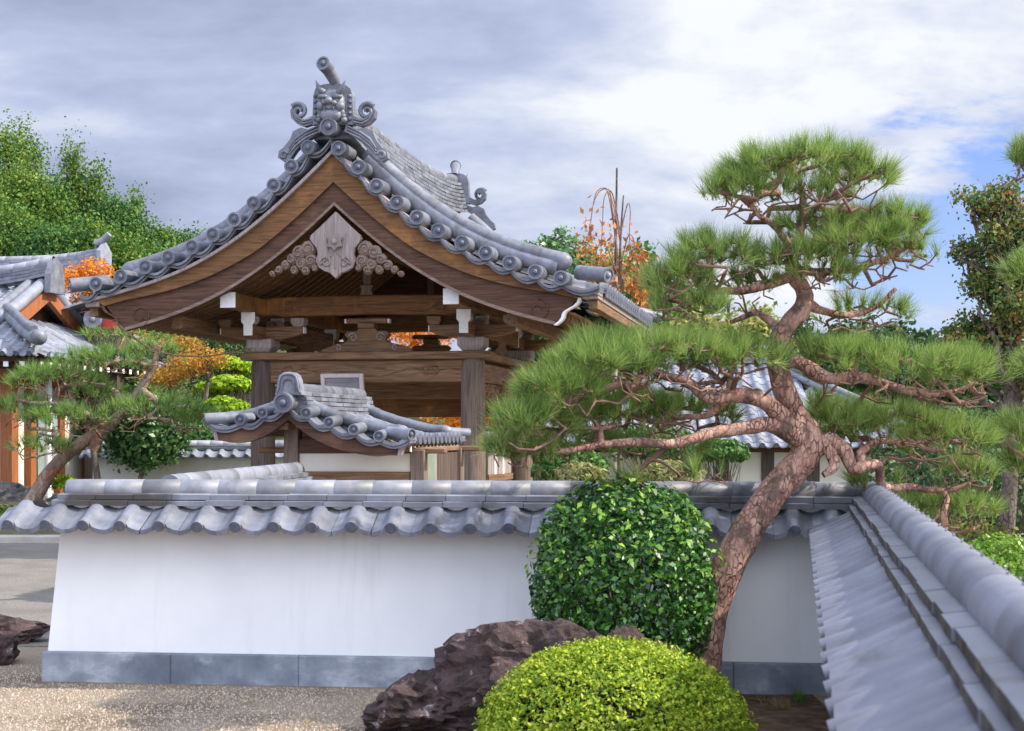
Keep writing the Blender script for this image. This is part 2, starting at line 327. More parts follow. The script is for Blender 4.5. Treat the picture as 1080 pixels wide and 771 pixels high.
# ------------------------------------------------------------------ tiled roofs
def along(prof):
    P = [Vector((a, b)) for a, b in prof]; L = [0.0]
    for i in range(1, len(P)): L.append(L[-1] + (P[i] - P[i-1]).length)
    def f(t):
        s = max(0., t) * L[-1]
        if t >= 1.: i = len(P) - 2
        else:
            i = 0
            while i < len(P) - 2 and L[i+1] < s: i += 1
        q = (s - L[i]) / (L[i+1] - L[i])
        return P[i].lerp(P[i+1], q) if q <= 1 else P[i] + (P[i+1] - P[i]) * q
    f.length = L[-1]
    return f
US = (-.5, -.4, -.3, -.21, -.17, -.09, 0., .09, .17, .21, .3, .4, .5)
def tile_field(mb, T, x0, n, pitch, prof, courses, w=.2, rh=.035, sag=.02, step=.014, lip=.03, disc=True, clip=None, rng=None, mi_end=1, US=US):
    """courses of wavy tiles; x along the eave, prof runs (distance out, height) from the ridge to the eave; T maps (x, d, z) to the thing's own axes"""
    rng = rng or random.Random(4); f = along(prof)
    def h(u):
        a = abs(u)
        return rh * math.sqrt(max(0, 1 - (a / w) ** 2)) if a < w else -sag * math.sin(math.pi * .5 * (a - w) / (.5 - w))
    hs = [h(u) for u in US]; m = len(US)
    flip = Vector(T(1, 0, 0)) - Vector(T(0, 0, 0)); dd = Vector(T(0, 1, 0)) - Vector(T(0, 0, 0)); fl = flip.cross(dd).z < 0
    for i in range(n):
        for j in range(courses):
            x = x0 + (i + .5) * pitch
            if clip and not clip(x, (j + .5) / courses): continue
            a, b = f(j / courses), f((j + 1) / courses + (.02 if j < courses - 1 else 0.))
            jx, jz = rng.uniform(-.004, .004), rng.uniform(-.003, .003)
            top = [(x + u * pitch * .995 + jx, a.x, a.y + q + jz) for u, q in zip(US, hs)]
            bot = [(x + u * pitch * .995 + jx, b.x, b.y + q + jz + step) for u, q in zip(US, hs)]
            vs = [T(*p) for p in top + bot]
            fs = [(k, k + 1, m + k + 1, m + k) for k in range(m - 1)]
            if not fl: fs = [q[::-1] for q in fs]
            mb.add(vs, fs, True)
            last = j == courses - 1
            lp = lip if last else step + .006
            low = [(p[0], p[1] - .004, p[2] - lp) for p in bot]
            mb.add([T(*p) for p in bot + low], fs, False)
            if last:                                                   # underside of the eave course
                mb.add([T(*p) for p in low] + [T(p[0], p[1] - .12, p[2] - lp + .03) for p in bot], fs, False)
                if disc:
                    e = (f(1.) - f(.9)).normalized()
                    p0 = (x + jx, b.x + .012, b.y + step + rh * .12 + jz); p1 = (x + jx, b.x - e.x * .1, b.y + step + rh * .12 + jz - e.y * .1)
                    mb.roll(T(*p0), T(*p1), rh * 1.16, 12, .0, 0, mi_end)
    return mb
def half_caps(mb, T, x0, x1, seg, r, zc, dc=0.0, n=10, rng=None, zf=None, lap=.004):
    """a row of half-round cap tiles along x, each lapping the next"""
    rng = rng or random.Random(2); k = max(1, round((x1 - x0) / seg)); sg = (x1 - x0) / k
    for i in range(k):
        a, b = x0 + i * sg, x0 + (i + 1) * sg + .012
        r0, r1 = r * (1 + rng.uniform(-.01, .01)), r + lap * .6
        vs = []
        for x, q in ((a, r0), (b, r1), (b, r0 - .012)):
            z = zc + (zf(x) if zf else 0)
            for j in range(n + 1):
                w = math.pi * (-.12 + 1.24 * j / n)
                vs.append(T(x, dc + q * math.cos(w), z + q * math.sin(w)))
        fs = [(q*(n+1) + j, q*(n+1) + j + 1, (q+1)*(n+1) + j + 1, (q+1)*(n+1) + j) for q in range(2) for j in range(n)]
        mb.add(vs, fs, True)
def slabs(mb, T, x0, x1, seg, hw, z0, z1, rng=None, zf=None, gap=.004, side=0):
    """a course of flat ridge tiles (both sides)"""
    rng = rng or random.Random(3); k = max(1, round((x1 - x0) / seg)); sg = (x1 - x0) / k
    for i in range(k):
        a, b = x0 + i * sg + gap / 2, x0 + (i + 1) * sg - gap / 2; j = rng.uniform(-.004, .004); e = rng.uniform(-.003, .003)
        za, zb = (zf(a), zf(b)) if zf else (0, 0)
        vs = [T(x, d, z) for x, q in ((a, za), (b, zb)) for d, z in ((-hw - j, z0 + q - .008), (hw + j, z0 + q - .008), (hw + j, z1 + q + e - .008), (0, z1 + q + e + .01), (-hw - j, z1 + q + e - .008))]
        mb.add(vs, [(0, 1, 2, 3, 4), (9, 8, 7, 6, 5), (0, 5, 6, 1), (2, 7, 8, 3), (3, 8, 9, 4)]); mb.add(vs, [(1, 6, 7, 2), (4, 9, 5, 0)], False, side)

# ------------------------------------------------------------------ leaves
def unit(rs, n):
    v = rs.normal(size=(n, 3)); return v / np.linalg.norm(v, axis=1, keepdims=True)
def norm(v): return v / np.maximum(np.linalg.norm(v, axis=-1, keepdims=True), 1e-9)
def leaf_quads(rs, P, Nrm, size, tilt=.7, aspect=1.7, sizevar=.35, droop=0.0):
    """pointed leaves as kite-shaped quads around points P facing roughly along Nrm"""
    n = len(P); nn = norm(Nrm + tilt * unit(rs, n))
    t = unit(rs, n); t[:, 2] -= droop; t = norm(t - nn * np.sum(t * nn, axis=1, keepdims=True)); b = np.cross(nn, t)
    L = size * (1 + sizevar * rs.uniform(-1, 1, (n, 1))); Wd = L / aspect
    fold = nn * L * .12
    V = np.stack([P - t * L * .5, P - b * Wd * .5 + fold + t * L * .05, P + t * L * .5, P + b * Wd * .5 + fold + t * L * .05], axis=1)
    return V.reshape(-1, 3)
def lump(P, f, amp, seed=0):
    """smooth wobble of a radius with direction"""
    return np.array([1 + amp * mnoise.noise(Vector((p[0] * f + seed, p[1] * f + seed * 1.7, p[2] * f))) for p in P])
def crown_points(rs, blobs, n, shell=.35, up=-1.0, seed=0, amp=.22):
    """points through the outer part of overlapping blobs (centre, (rx, ry, rz)), none deep inside another blob; returns points and outward normals"""
    vol = np.array([b[1][0] * b[1][1] + b[1][0] * b[1][2] for b in blobs]); cnt = (n * vol / vol.sum()).astype(int) + 1
    PP = []; NN = []
    C = np.array([b[0] for b in blobs]); Rr = np.array([b[1] for b in blobs])
    for k, (c, r) in enumerate(blobs):
        d = unit(rs, cnt[k]); d = d[d[:, 2] > up]
        q = lump(d, 2.2, amp, seed + k * 3.3)
        rad = (1 - shell * rs.uniform(0, 1, len(d)) ** 1.6) * q
        p = np.array(c) + d * np.array(r) * rad[:, None]
        ins = np.zeros(len(p), bool)
        for j in range(len(blobs)):
            if j != k: ins |= np.sum(((p - C[j]) / Rr[j]) ** 2, axis=1) < .5
        PP.append(p[~ins]); NN.append(norm(d / np.array(r))[~ins])
    return np.concatenate(PP), np.concatenate(NN)
def clump_leaves(rs, P, Nrm, m, spread, size, **kw):
    """each point becomes a spray of m leaves"""
    Q = np.repeat(P, m, axis=0) + rs.normal(size=(len(P) * m, 3)) * spread; NQ = np.repeat(Nrm, m, axis=0)
    return leaf_quads(rs, Q, NQ, size, **kw)
def limb(mb, a, b, r0, r1, rs, wob=.06, n=6, k=6):
    a, b = Vector(a), Vector(b); L = (b - a).length
    pts = [a.lerp(b, i / k) + Vector(rs.normal(size=3)) * wob * L * math.sin(math.pi * i / k) for i in range(k + 1)]
    mb.tube(pts, [r0 + (r1 - r0) * i / k for i in range(k + 1)], n)
def tree(name, label, cat, base, blobs, lmat, n, size, trunk_r=.15, bark=None, seed=1, group=None, m=6, spread=None, tilt=.8, shell=.4, lean=(0, 0), amp=.25, up=-1.0, droop=0.0, trunk_top=None):
    """trunk with limbs to each blob of the crown, leaves in sprays; blob centres are relative to the base"""
    rs = np.random.RandomState(seed); t = thing(name, label, cat, base, 0, group)
    mb = MB(); C = np.array([b[0] for b in blobs]); top = C[np.argmax(C[:, 2])]
    tt = np.array(trunk_top) if trunk_top is not None else np.array([top[0] * .8, top[1] * .8, top[2]])
    k = 8; path = [Vector((tt[0] * (i / k) ** 1.3 + rs.normal() * trunk_r * .4 * (0 < i), tt[1] * (i / k) ** 1.3, -.25 + (tt[2] + .25) * i / k)) for i in range(k + 1)]
    mb.tube(path, [trunk_r * (1.25 - .95 * i / k) for i in range(k + 1)], 8)
    for c, r in blobs:
        f = min(.9, max(.25, (c[2] / max(tt[2], .1)) * .75)); p = path[int(f * k)]
        limb(mb, p, c, trunk_r * .45, trunk_r * .12, rs, .08)
        for q in range(3):
            d = unit(rs, 1)[0] * np.array(r) * .8; limb(mb, Vector(c).lerp(p, .3), Vector(c) + Vector(d), trunk_r * .16, trunk_r * .05, rs, .08, 4, 4)
    mb.build('trunk', bark or BARK_GREY, t)
    P, Nn = crown_points(rs, blobs, n, shell, up, seed * 1.3, amp)
    np_mesh('crown', clump_leaves(rs, P, Nn, m, spread or size * 1.1, size, tilt=tilt, droop=droop), 4, lmat, t)
    return t
def needles(rs, P, D, k, L, w, cone=.55, lift=.0):
    """k needles from each tip P around its direction D: narrow triangles"""
    n = len(P) * k; p = np.repeat(P, k, axis=0); d = np.repeat(D, k, axis=0)
    d = norm(d + unit(rs, n) * cone * rs.uniform(.3, 1.3, (n, 1)) + np.array([0, 0, lift]))
    s = p - d * L * .12 * rs.uniform(0, 1, (n, 1)) + rs.normal(size=(n, 3)) * L * .04
    l = L * rs.uniform(.7, 1.15, (n, 1)); b = norm(np.cross(d, unit(rs, n))) * w
    return np.stack([s - b, s + b, s + d * l], axis=1).reshape(-1, 3)
class Skeleton:
    """branch nodes; each new tip grows a wandering shoot from the nearest node, and thickness follows what a node carries"""
    def __init__(s, rs): s.p = []; s.par = []; s.fix = []; s.rs = rs
    def limb(s, pts, radii, parent=-1):
        ids = []
        for q, r in zip(pts, radii):
            s.p.append(np.array(q, float)); s.par.append(parent); s.fix.append(r); parent = len(s.p) - 1; ids.append(parent)
        return ids
    def nearest(s, q, up=1.0):
        A = np.array(s.p); d = np.array(q) - A
        c = np.linalg.norm(d * np.array([1, 1, 1.15]), axis=1) + .55 * np.maximum(0, -d[:, 2]) * up
        return int(np.argmin(c))
    def grow(s, q, step, wob, sagf=.25):
        i = s.nearest(q); a = s.p[i]; q = np.array(q, float); L = np.linalg.norm(q - a); m = max(1, int(L / step)); par = i
        off = s.rs.normal(size=3) * wob * L; off2 = s.rs.normal(size=3) * wob * L
        for k in range(1, m + 1):
            t = k / m
            p = a + (q - a) * t + off * math.sin(math.pi * t) + off2 * math.sin(2 * math.pi * t) * .7 * (t < 1)
            p[2] -= sagf * L * math.sin(math.pi * t) * .5
            if k < m: p += s.rs.normal(size=3) * step * .22
            s.p.append(p); s.par.append(par); s.fix.append(None); par = len(s.p) - 1
        return par
    def mesh(s, mb, mbig, rmin, expo=2.2, big=.03, n=5):
        N = len(s.p); ch = [[] for _ in range(N)]
        for i, q in enumerate(s.par):
            if q >= 0: ch[q].append(i)
        acc = [0.0] * N; rad = [0.0] * N
        for i in range(N - 1, -1, -1):
            if not ch[i]: acc[i] = rmin ** expo
            rad[i] = min(acc[i] ** (1 / expo), rmin * 4.2)
            if s.fix[i] is not None: rad[i] = s.fix[i]
            if s.par[i] >= 0: acc[s.par[i]] += acc[i] if s.fix[i] is None else 0
        used = [False] * N
        for i in range(N):
            if s.par[i] >= 0 and s.fix[i] is None and s.fix[s.par[i]] is None: continue
            # a chain starts at every root, and where a free shoot leaves a fixed limb
        def chain(start, first):
            path = [first, start] if first >= 0 else [start]; cur = start; todo = []
            while ch[cur]:
                c = sorted(ch[cur], key=lambda j: -rad[j]); todo += [(j, cur) for j in c[1:]]; cur = c[0]; path.append(cur)
            return path, todo
        stack = [(i, -1) for i in range(N) if s.par[i] < 0]
        while stack:
            st, fi = stack.pop(); path, todo = chain(st, fi); stack += todo
            if len(path) < 2: continue
            rr = [rad[j] for j in path]
            if fi >= 0: rr[0] = rr[1] * 1.15
            rr = [min(rr[k], rr[k-1] * 1.02) if k and s.fix[path[k]] is None else rr[k] for k in range(len(rr))]
            mx = max(rr)
            (mbig if mx > big else mb).tube([s.p[j] for j in path], rr, 20 if mx > big * 1.5 else 7 if mx > .012 else n)
def smooth_path(pts, radii, k=4):
    """Catmull-Rom through points with radii"""
    P = [np.array(p, float) for p in pts]; o = []; r = []
    for i in range(len(P) - 1):
        p0, p1, p2, p3 = P[max(i-1, 0)], P[i], P[i+1], P[min(i+2, len(P)-1)]
        for j in range(k):
            t = j / k
            o.append(.5 * ((2*p1) + (p2-p0)*t + (2*p0-5*p1+4*p2-p3)*t*t + (3*p1-p0-3*p2+p3)*t**3)); r.append(radii[i] + (radii[i+1] - radii[i]) * t)
    o.append(P[-1]); r.append(radii[-1])
    return o, r

# ------------------------------------------------------------------ the ground
def terrain(x, y):
    def ss(a, b, v):
        t = min(1, max(0, (v - a) / (b - a))); return t * t * (3 - 2 * t)
    h = 0.0
    h += ss(31, 46, y) * 2.6 * ss(4, -6, x) + ss(44, 95, y) * (6.5 * ss(14, -30, x) + .5)
    h -= ss(27.5, 30, y) * (1 - ss(40, 50, y)) * 1.25 * ss(-1.2, .2, x)
    return h
def build_ground():
    xs = np.concatenate([np.linspace(-420, -60, 10), np.linspace(-50, 50, 81), np.linspace(60, 420, 10)]); ys = np.concatenate([np.linspace(-60, 20, 17), np.linspace(21, 110, 80), np.linspace(130, 900, 12)])
    mb = MB(); vs = [(x, y, terrain(x, y)) for y in ys for x in xs]; m = len(xs)
    mb.add(vs, [(j*m + i, j*m + i + 1, (j+1)*m + i + 1, (j+1)*m + i) for j in range(len(ys) - 1) for i in range(m - 1)], True)
    k = int(np.searchsorted(ys, 26.5))
    h = MB(); h.add(vs, [(j*m + i, j*m + i + 1, (j+1)*m + i + 1, (j+1)*m + i) for j in range(k, len(ys) - 1) for i in range(m - 1)], True)
    o = h.build('hillside', mat('leafy_hillside_floor', (.03, .05, .015), (.10, .12, .04), 2.5, rough=.95, bump=.8, bscale=12, spec=.1, patch=(.13, .09, .05), pscale=.8)); o['kind'] = 'structure'
    mb = MB(); mb.add(vs[:(k + 1) * m], [(j*m + i, j*m + i + 1, (j+1)*m + i + 1, (j+1)*m + i) for j in range(k) for i in range(m - 1)], True)
    g = mat('raked_tan_gravel', (.20, .155, .11), (.37, .30, .22), 55, rough=.95, bump=1., bscale=70, spec=.15, patch=(.17, .125, .085), pscale=.9, pth=(.45, .65), bdist=.02, pstretch=(.8, 1.2, 1))
    o = mb.build('ground', g); o['kind'] = 'structure'
    # paler grey gravel court behind the wall, on the left
    mb = MB(); mb.add([(-16, 12.3, .004), (-2.9, 12.0, .004), (-2.9, 22.6, .004), (-16, 22.9, .004)], [(0, 1, 2, 3)])
    o = mb.build('gravel_court', mat('grey_gravel', (.14, .128, .115), (.27, .25, .225), 45, rough=.95, bump=1., bscale=60, spec=.15, patch=(.17, .155, .135), pscale=1.2, pth=(.45, .6), bdist=.02)); o['kind'] = 'structure'
    mb = MB(); mb.box(-16, -5.2, 22.9, 23.3, -.05, .10)
    o = mb.build('kerb', mat('pale_kerb_stone', (.30, .28, .24), (.42, .39, .34), 3, rough=.85, bump=.3, bscale=30), None, .01); o['kind'] = 'structure'
    # planting bed with moss and soil behind that kerb
    mb = MB(); n = 24; vs = [(-16 + 11 * i / n, 23.3 + 5.2 * j / 8, .10 + .28 * math.sin(math.pi * min(1, j / 5) * .5) + .07 * mnoise.noise(Vector((i * .4, j * .5, 2)))) for j in range(9) for i in range(n + 1)]
    mb.add(vs, [(j*(n+1) + i, j*(n+1) + i + 1, (j+1)*(n+1) + i + 1, (j+1)*(n+1) + i) for j in range(8) for i in range(n)], True)
    o = mb.build('planting_bed', mat('mossy_soil', (.05, .065, .025), (.16, .13, .09), 5, rough=.95, bump=.8, bscale=30, spec=.1)); o['kind'] = 'structure'
    # brown soil strip between the wall corner and the mound
    mb = MB(); n = 12; vs = [(.2 + 1.75 * i / n, 8.1 + 1.75 * j / 8, .004 + .05 * math.sin(math.pi * j / 8) * math.sin(math.pi * i / n)) for j in range(9) for i in range(n + 1)]
    mb.add(vs, [(j*(n+1) + i, j*(n+1) + i + 1, (j+1)*(n+1) + i + 1, (j+1)*(n+1) + i) for j in range(8) for i in range(n)], True)
    o = mb.build('soil_bed', mat('brown_garden_soil', (.045, .027, .018), (.15, .10, .065), 9, rough=.95, bump=1., bscale=40, spec=.1, patch=(.12, .13, .03), pscale=4, pth=(.58, .68))); o['kind'] = 'structure'
build_ground()
def build_gravel():
    rs = np.random.RandomState(6); n = 26000
    y = 7.9 + 3.2 * rs.uniform(size=n) ** 1.2; x = -3.8 + 4.6 * rs.uniform(size=n); k = (y < 9.95 - .103 * (x - 2.2) - .2) | (x < -3.25); x = x[k]; y = y[k]; n = len(x)
    r = rs.uniform(.004, .010, (n, 1)) * (1 + .8 * (rs.uniform(size=(n, 1)) > .96)); a = rs.uniform(0, 6.28, n); c = np.stack([x, y, np.full(n, .002)], 1)
    def q(k, h): return c + np.stack([np.cos(a + k) * r[:, 0] * rs.uniform(.7, 1.2, n), np.sin(a + k) * r[:, 0] * rs.uniform(.7, 1.2, n), np.full(n, h)], 1)
    b = [q(i * 1.571, -.002) for i in range(4)]; top = c + np.stack([rs.normal(size=n) * .001, rs.normal(size=n) * .001, r[:, 0] * rs.uniform(.6, 1.0, n)], 1)
    V = np.stack([v for i in range(4) for v in (b[i], b[(i + 1) % 4], top)], 1).reshape(-1, 3)
    o = np_mesh('gravel', V, 3, mat('loose_gravel_stone', (.20, .16, .12), (.44, .38, .31), 90, rough=.95, bump=0, island=.35, spec=.15)); o['kind'] = 'stuff'
build_gravel()

def build_fallen_leaves():
    rs = np.random.RandomState(16); n = 170
    x = -3.6 + 5.5 * rs.uniform(size=n); y = 8.2 + 1.5 * rs.uniform(size=n); P = np.stack([x, y, np.full(n, .016)], 1)
    o = np_mesh('fallen_leaves', leaf_quads(rs, P, np.tile([0, 0, 1.], (n, 1)), .032, .35, 1.5), 4, leaf('fallen_leaf_browns', [(.16, .07, .025), (.30, .14, .04), (.40, .24, .07), (.20, .16, .05)], .7, .1, .2)); o['kind'] = 'stuff'
build_fallen_leaves()
# ------------------------------------------------------------------ plaster walls with tiled copings
def coping(root, x0, x1, TT, rx0=.06, rx1=-.02, rh=.035, sag=.02, lap=.004, rstep=.014, seg=.265, side=0, tile=TILE, tile2=None, pitch=.26, clips=(None, None), rng=1, near_ends=(True, True), wires=False, plaster=PLASTER, phase=0.0, z=0.0, courses=1):
    """TT(x, d, z): d across the wall, positive towards the viewer's side"""
    rg = random.Random(rng); prof = [(.11, 1.205 + z), (.25, 1.125 + z), (.40, 1.062 + z)]
    mb = MB(); n = int((min(x1, x1) - x0 - phase) / pitch)
    tile_field(mb, TT, x0 + phase, n, pitch, prof, courses, clip=clips[0], rng=rg, rh=rh, sag=sag, step=rstep)
    tile_field(mb, lambda x, d, q: TT(x, -d, q), x0 + phase, n, pitch, prof, courses, clip=clips[1], rng=rg, rh=rh, sag=sag, step=rstep)
    mb.build('roof_tiles', [tile, TILE_END], root)
    a, b = x0 + rx0, x1 + rx1
    mb = MB()
    slabs(mb, TT, a, b, .27, .165, 1.212 + z, 1.245 + z, rg, side=side)
    slabs(mb, TT, a + .03, b, .27, .135, 1.253 + z, 1.286 + z, rg, side=side)
    mb.build('ridge_course', [tile2 or tile, MOSSY], root)
    mb = MB(); half_caps(mb, TT, a + .06, b, seg, .078, 1.300 + z, 0, 14, rg, None, lap)
    for xe, s in ((a + .06, -1), (b, 1)):
        mb.add([TT(xe + s * .005, .078 * math.cos(w), 1.30 + z + .078 * math.sin(w)) for w in [math.pi * (-.12 + 1.24 * j / 12) for j in range(13)]], [tuple(range(13))])
    if wires:
        for i in range(int((b - a) / .265)):
            x = a + .06 + i * .265 + .02
            for q in (.30, .42): mb.ball(TT(x, .081 * math.cos(math.pi * (1 - q)), 1.30 + z + .081 * math.sin(math.pi * (1 - q))), .005, 0, 6, 4)
    mb.build('ridge_cap', tile, root)
    mb = MB()
    c = [TT(x, d, q + z) for x in (a, b) for d, q in ((-.10, 1.10), (.10, 1.10), (.10, 1.211), (-.10, 1.211))]
    mb.add(c, [(0, 1, 2, 3), (7, 6, 5, 4), (0, 4, 5, 1), (1, 5, 6, 2), (2, 6, 7, 3), (3, 7, 4, 0)])
    mb.build('ridge_bed', plaster, root)
def wall_body(root, x0, x1, TT, plaster=PLASTER, batter=(0, 0), foot=FOOTING, h=.20, z=0.0, t0=.15, t1=.12):
    def frustum(xa, xb, xc, xd, da, db, za, zb):
        return [TT(x, d, q) for x, d, q in ((xa, -da, za), (xb, -da, za), (xb, da, za), (xa, da, za), (xc, -db, zb), (xd, -db, zb), (xd, db, zb), (xc, db, zb))]
    F = [(0, 3, 2, 1), (4, 5, 6, 7), (0, 1, 5, 4), (1, 2, 6, 5), (2, 3, 7, 6), (3, 0, 4, 7)]
    mb = MB(); mb.add(frustum(x0, x1, x0 + batter[0], x1 - batter[1], t0, t1, h + z, 1.125 + z), F); mb.build('plaster_panel', plaster, root, .006)
    if foot:
        mb = MB(); x = x0 - .03; e = x1 + .03; k = max(1, round((e - x) / .95)); rg = random.Random(9)
        cut = [x + (e - x) * (i + rg.uniform(-.12, .12) * (0 < i < k)) / k for i in range(k + 1)]
        for i in range(k): mb.add(frustum(cut[i] + .0008, cut[i+1] - .0008, cut[i] + .0008, cut[i+1] - .0008, t0 + .035, t0 + .03, -.2 + z, h + z - .001 + .003), F)
        mb.build('stone_footing', foot, root, .006)
FW = Frame(2.219, 10.0, 5.9)                      # front wall: its x runs along the wall, 0 at the corner
def build_front_wall():
    t = FW.empty('plaster_wall', 'low white plaster wall with grey tile coping facing the viewer, pale bluish footing', 'wall')
    xl = FW.at(62, 560)[0]
    TT = lambda x, d, z: (x, -d, z)
    wall_body(t, FW.at(50, 690, -.15)[0], .15, TT, batter=(.09, 0))
    xd = FW.at(8, 552, -.41)[0] - .13
    coping(t, xd, .30, TT, rx0=FW.at(64, 520)[0] - xd, rx1=.0, rh=.034, sag=.022, tile=TILE, tile2=TILE_MOSS, clips=(lambda x, s: x < .05, lambda x, s: x < .1), rng=5)
build_front_wall()
RW = Frame(2.38, 10.0, 10.72 - 90)                # right wall: x runs towards the viewer
def build_right_wall():
    ex = (-math.sin(R(10.72)), -math.cos(R(10.72)))                     # towards the viewer
    t = thing('plaster_wall', 'tile coped wall with large ridge caps running from the corner towards the viewer', 'wall', (2.38, 10.0, 0), math.atan2(ex[1], ex[0]))
    TT = lambda x, d, z: (x, -d, z)                                     # d > 0: left side of the picture
    TL = lambda x, d, z: (x, d, z)
    wall_body(t, -.13, 13.2, TL)
    coping(t, -.08, 13.4, TT, rh=.021, sag=.010, lap=.0005, seg=.53, side=1, rstep=.007, tile=TILE_NEAR, tile2=TILE_NEAR, clips=(lambda x, s: x > -.02 + .37 * s, None), rng=8, wires=True, phase=.1)
build_right_wall()

# ------------------------------------------------------------------ bell tower
def offset_curve(f, xs, off):
    """polyline (x >= 0) parallel to z = f(x), 'off' below it (off may depend on x)"""
    o = []
    for x in xs:
        s = (f(x + .01) - f(x - .01)) / .02; q = off(x) if callable(off) else off; k = math.sqrt(1 + s * s)
        o.append((x + s / k * q, f(x) - q / k))
    o = [p for p in o if p[0] > 0.0]
    if len(o) > 1:
        (xa, za), (xb, zb) = o[0], o[1]; o.insert(0, (0.0, za + (zb - za) / (xb - xa) * (0 - xa)))
    return o
def resample(poly, n):
    f = along(poly); return [tuple(f(i / (n - 1))) for i in range(n)]
def scroll(mb, cx, cz, y, r, turns, w, start=0., sgn=1, grow=.25, tail=None, n=6, mi=0):
    """a carved spiral in relief lying in a plane of constant y"""
    P = []; rr = []; k = int(turns * 14)
    for i in range(k + 1):
        t = i / k; a = start + sgn * t * turns * 2 * math.pi; q = r * (grow + (1 - grow) * t)
        P.append((cx + q * math.cos(a), y, cz + q * math.sin(a))); rr.append(w * (.55 + .45 * t))
    if tail:
        for i, p in enumerate(tail): P.append((p[0], y, p[1])); rr.append(w * (1 - .75 * (i + 1) / len(tail)))
    mb.tube(P, rr, n, True, mi)
BT = Frame(-2.3875, 20.0, 10.72)
BL = 7.30                                            # roof length along the ridge
FC, BC = 1.73, 5.55                                  # front and back column rows
def build_bell_tower():
    t = BT.empty('bell_tower', 'open timber bell tower under a sweeping grey tiled gable roof with ogre ridge end', 'bell tower')
    dl = [(326, 156), (308.5, 176), (290, 196), (269, 215), (248.5, 232), (226, 248), (204, 261), (179, 272), (155, 282), (129, 292), (103, 300)]
    dr = [(358, 157), (379, 177), (398, 196.5), (419.5, 214), (440.6, 229.7), (463, 243.6), (488, 256.6), (513, 267), (538, 277.6), (565, 287), (592, 293.5)]
    L_ = [BT.at(*p) for p in dl]; R_ = [BT.at(*p) for p in dr]
    q = np.array([(abs(a), b) for a, b in L_ + R_]); cf = np.polyfit(q[:, 0], q[:, 1], 4)
    XE = 3.58
    f = lambda x: float(np.polyval(cf, min(x, 3.2))) + (max(0, x - 3.2) * -.22)
    xs = [i * XE / 40 for i in range(41)]
    S = (-1, 1)
    def sided(s): return lambda x, y, z: (s * x, y, z)
    # field of round and flat tiles on both slopes
    prof = [(x, f(x) - .08) for x in xs[2:]]
    u = (-.5, -.4, -.33, -.29, -.26, -.2, -.1, 0, .1, .2, .26, .29, .33, .4, .5)
    for s in S: tile_field(MB(), lambda x, d, z, s=s: (s * d, x, z), .5, 23, (BL - 1.0) / 23, prof, 11, w=.28, rh=.085, sag=.03, step=.012, lip=.05, rng=random.Random(3), US=u).build('roof_tiles', [TILE, TILE_END], t)
    # verge: short round tiles facing out with hollow tiles between
    for y0, dy in ((0, 1), (BL, -1)):
        mb = MB()
        for s, D in ((-1, L_), (1, R_)):
            for i, (x, z) in enumerate(D):
                x = s * abs(x)
                mb.roll((x, y0 - .05 * dy, z), (x, y0 + .46 * dy, z + .02), .098, 16, 1, 0, 1)
            pts = [(.0, D[0][1] + .17)] + [(abs(a), b) for a, b in D] + [(XE - .02, f(XE - .02))]
            for (xa, za), (xb, zb) in zip(pts[:-1], pts[1:]):
                m = 6; top = []; bot = []
                for k in range(m + 1):
                    w = k / m; x = xa + (xb - xa) * w; z = za + (zb - za) * w - .055 - .075 * math.sin(math.pi * w)
                    top.append((s * x, z + .0)); bot.append((s * x, z - .035))
                mb.band(top, bot, y0 - .015 * dy, y0 + .5 * dy)
                top2 = [(x, z - .04) for x, z in top]; bot2 = [(x, z - .03) for x, z in top2]
                mb.band(top2, bot2, y0 + .02 * dy, y0 + .4 * dy)
        x, z = BT.at(342.5, 133); mb.roll((0.0, y0 - .12 * dy, z - .03), (0, y0 + .4 * dy, z), .115, 18, 1, 0, 1)
        mb.build('verge_tiles', [TILE, TILE_END], t)
    # bold rolls running down the slope just behind the verge, with rounded lower ends
    for yy in (.43, BL - .43):
        for s in S:
            mb = MB(); seg = [.38 + i * .235 for i in range(12)]
            for a, b in zip(seg[:-1], seg[1:]):
                P = [(s * x, yy, f(x) + .205) for x in np.linspace(a, b + .012, 4)]; mb.tube(P, [.102, .103, .104, .107], 14)
            P = [(s * x, yy, f(x) + .10) for x in seg]; mb.tube(P, .125, 10)
            e = seg[-1]; mb.ball((s * (e + .02), yy, f(e) + .175), (.17, .12, .13), 0, 14, 8)
            mb.build('descending_roll', TILE, t)
    # corner rolls at the four roof corners
    for yy, dy in ((0.02, -1), (BL - .02, 1)):
        for s in S:
            mb = MB(); z = f(XE) + .05
            mb.roll((s * (XE + .10), yy + dy * .04, z + .03), (s * (XE - .32), yy - dy * .25, z + .10), .098, 16, 1, 0, 2)
            mb.build('corner_roll', [TILE, TILE_END, TILE_FAR], t)
    # thin pale edge, upper board with warm bounced light in its colour and deep dark bargeboard, front and back, each side
    n = 40
    up1 = resample(offset_curve(f, xs, .125), n); up2 = resample(offset_curve(f, xs, .165), n)
    mid = resample(offset_curve(f, xs[:-3], lambda x: .43 if x < 1.3 else .43 - .17 * min(1, (x - 1.3) / 1.7)), n)
    low = resample(offset_curve(f, xs[:-5], .655), n)
    up2s = resample(offset_curve(f, xs[:-2], .168), n); mids = resample(offset_curve(f, xs[:-3], lambda x: (.43 if x < 1.3 else .43 - .17 * min(1, (x - 1.3) / 1.7)) - .01), n)
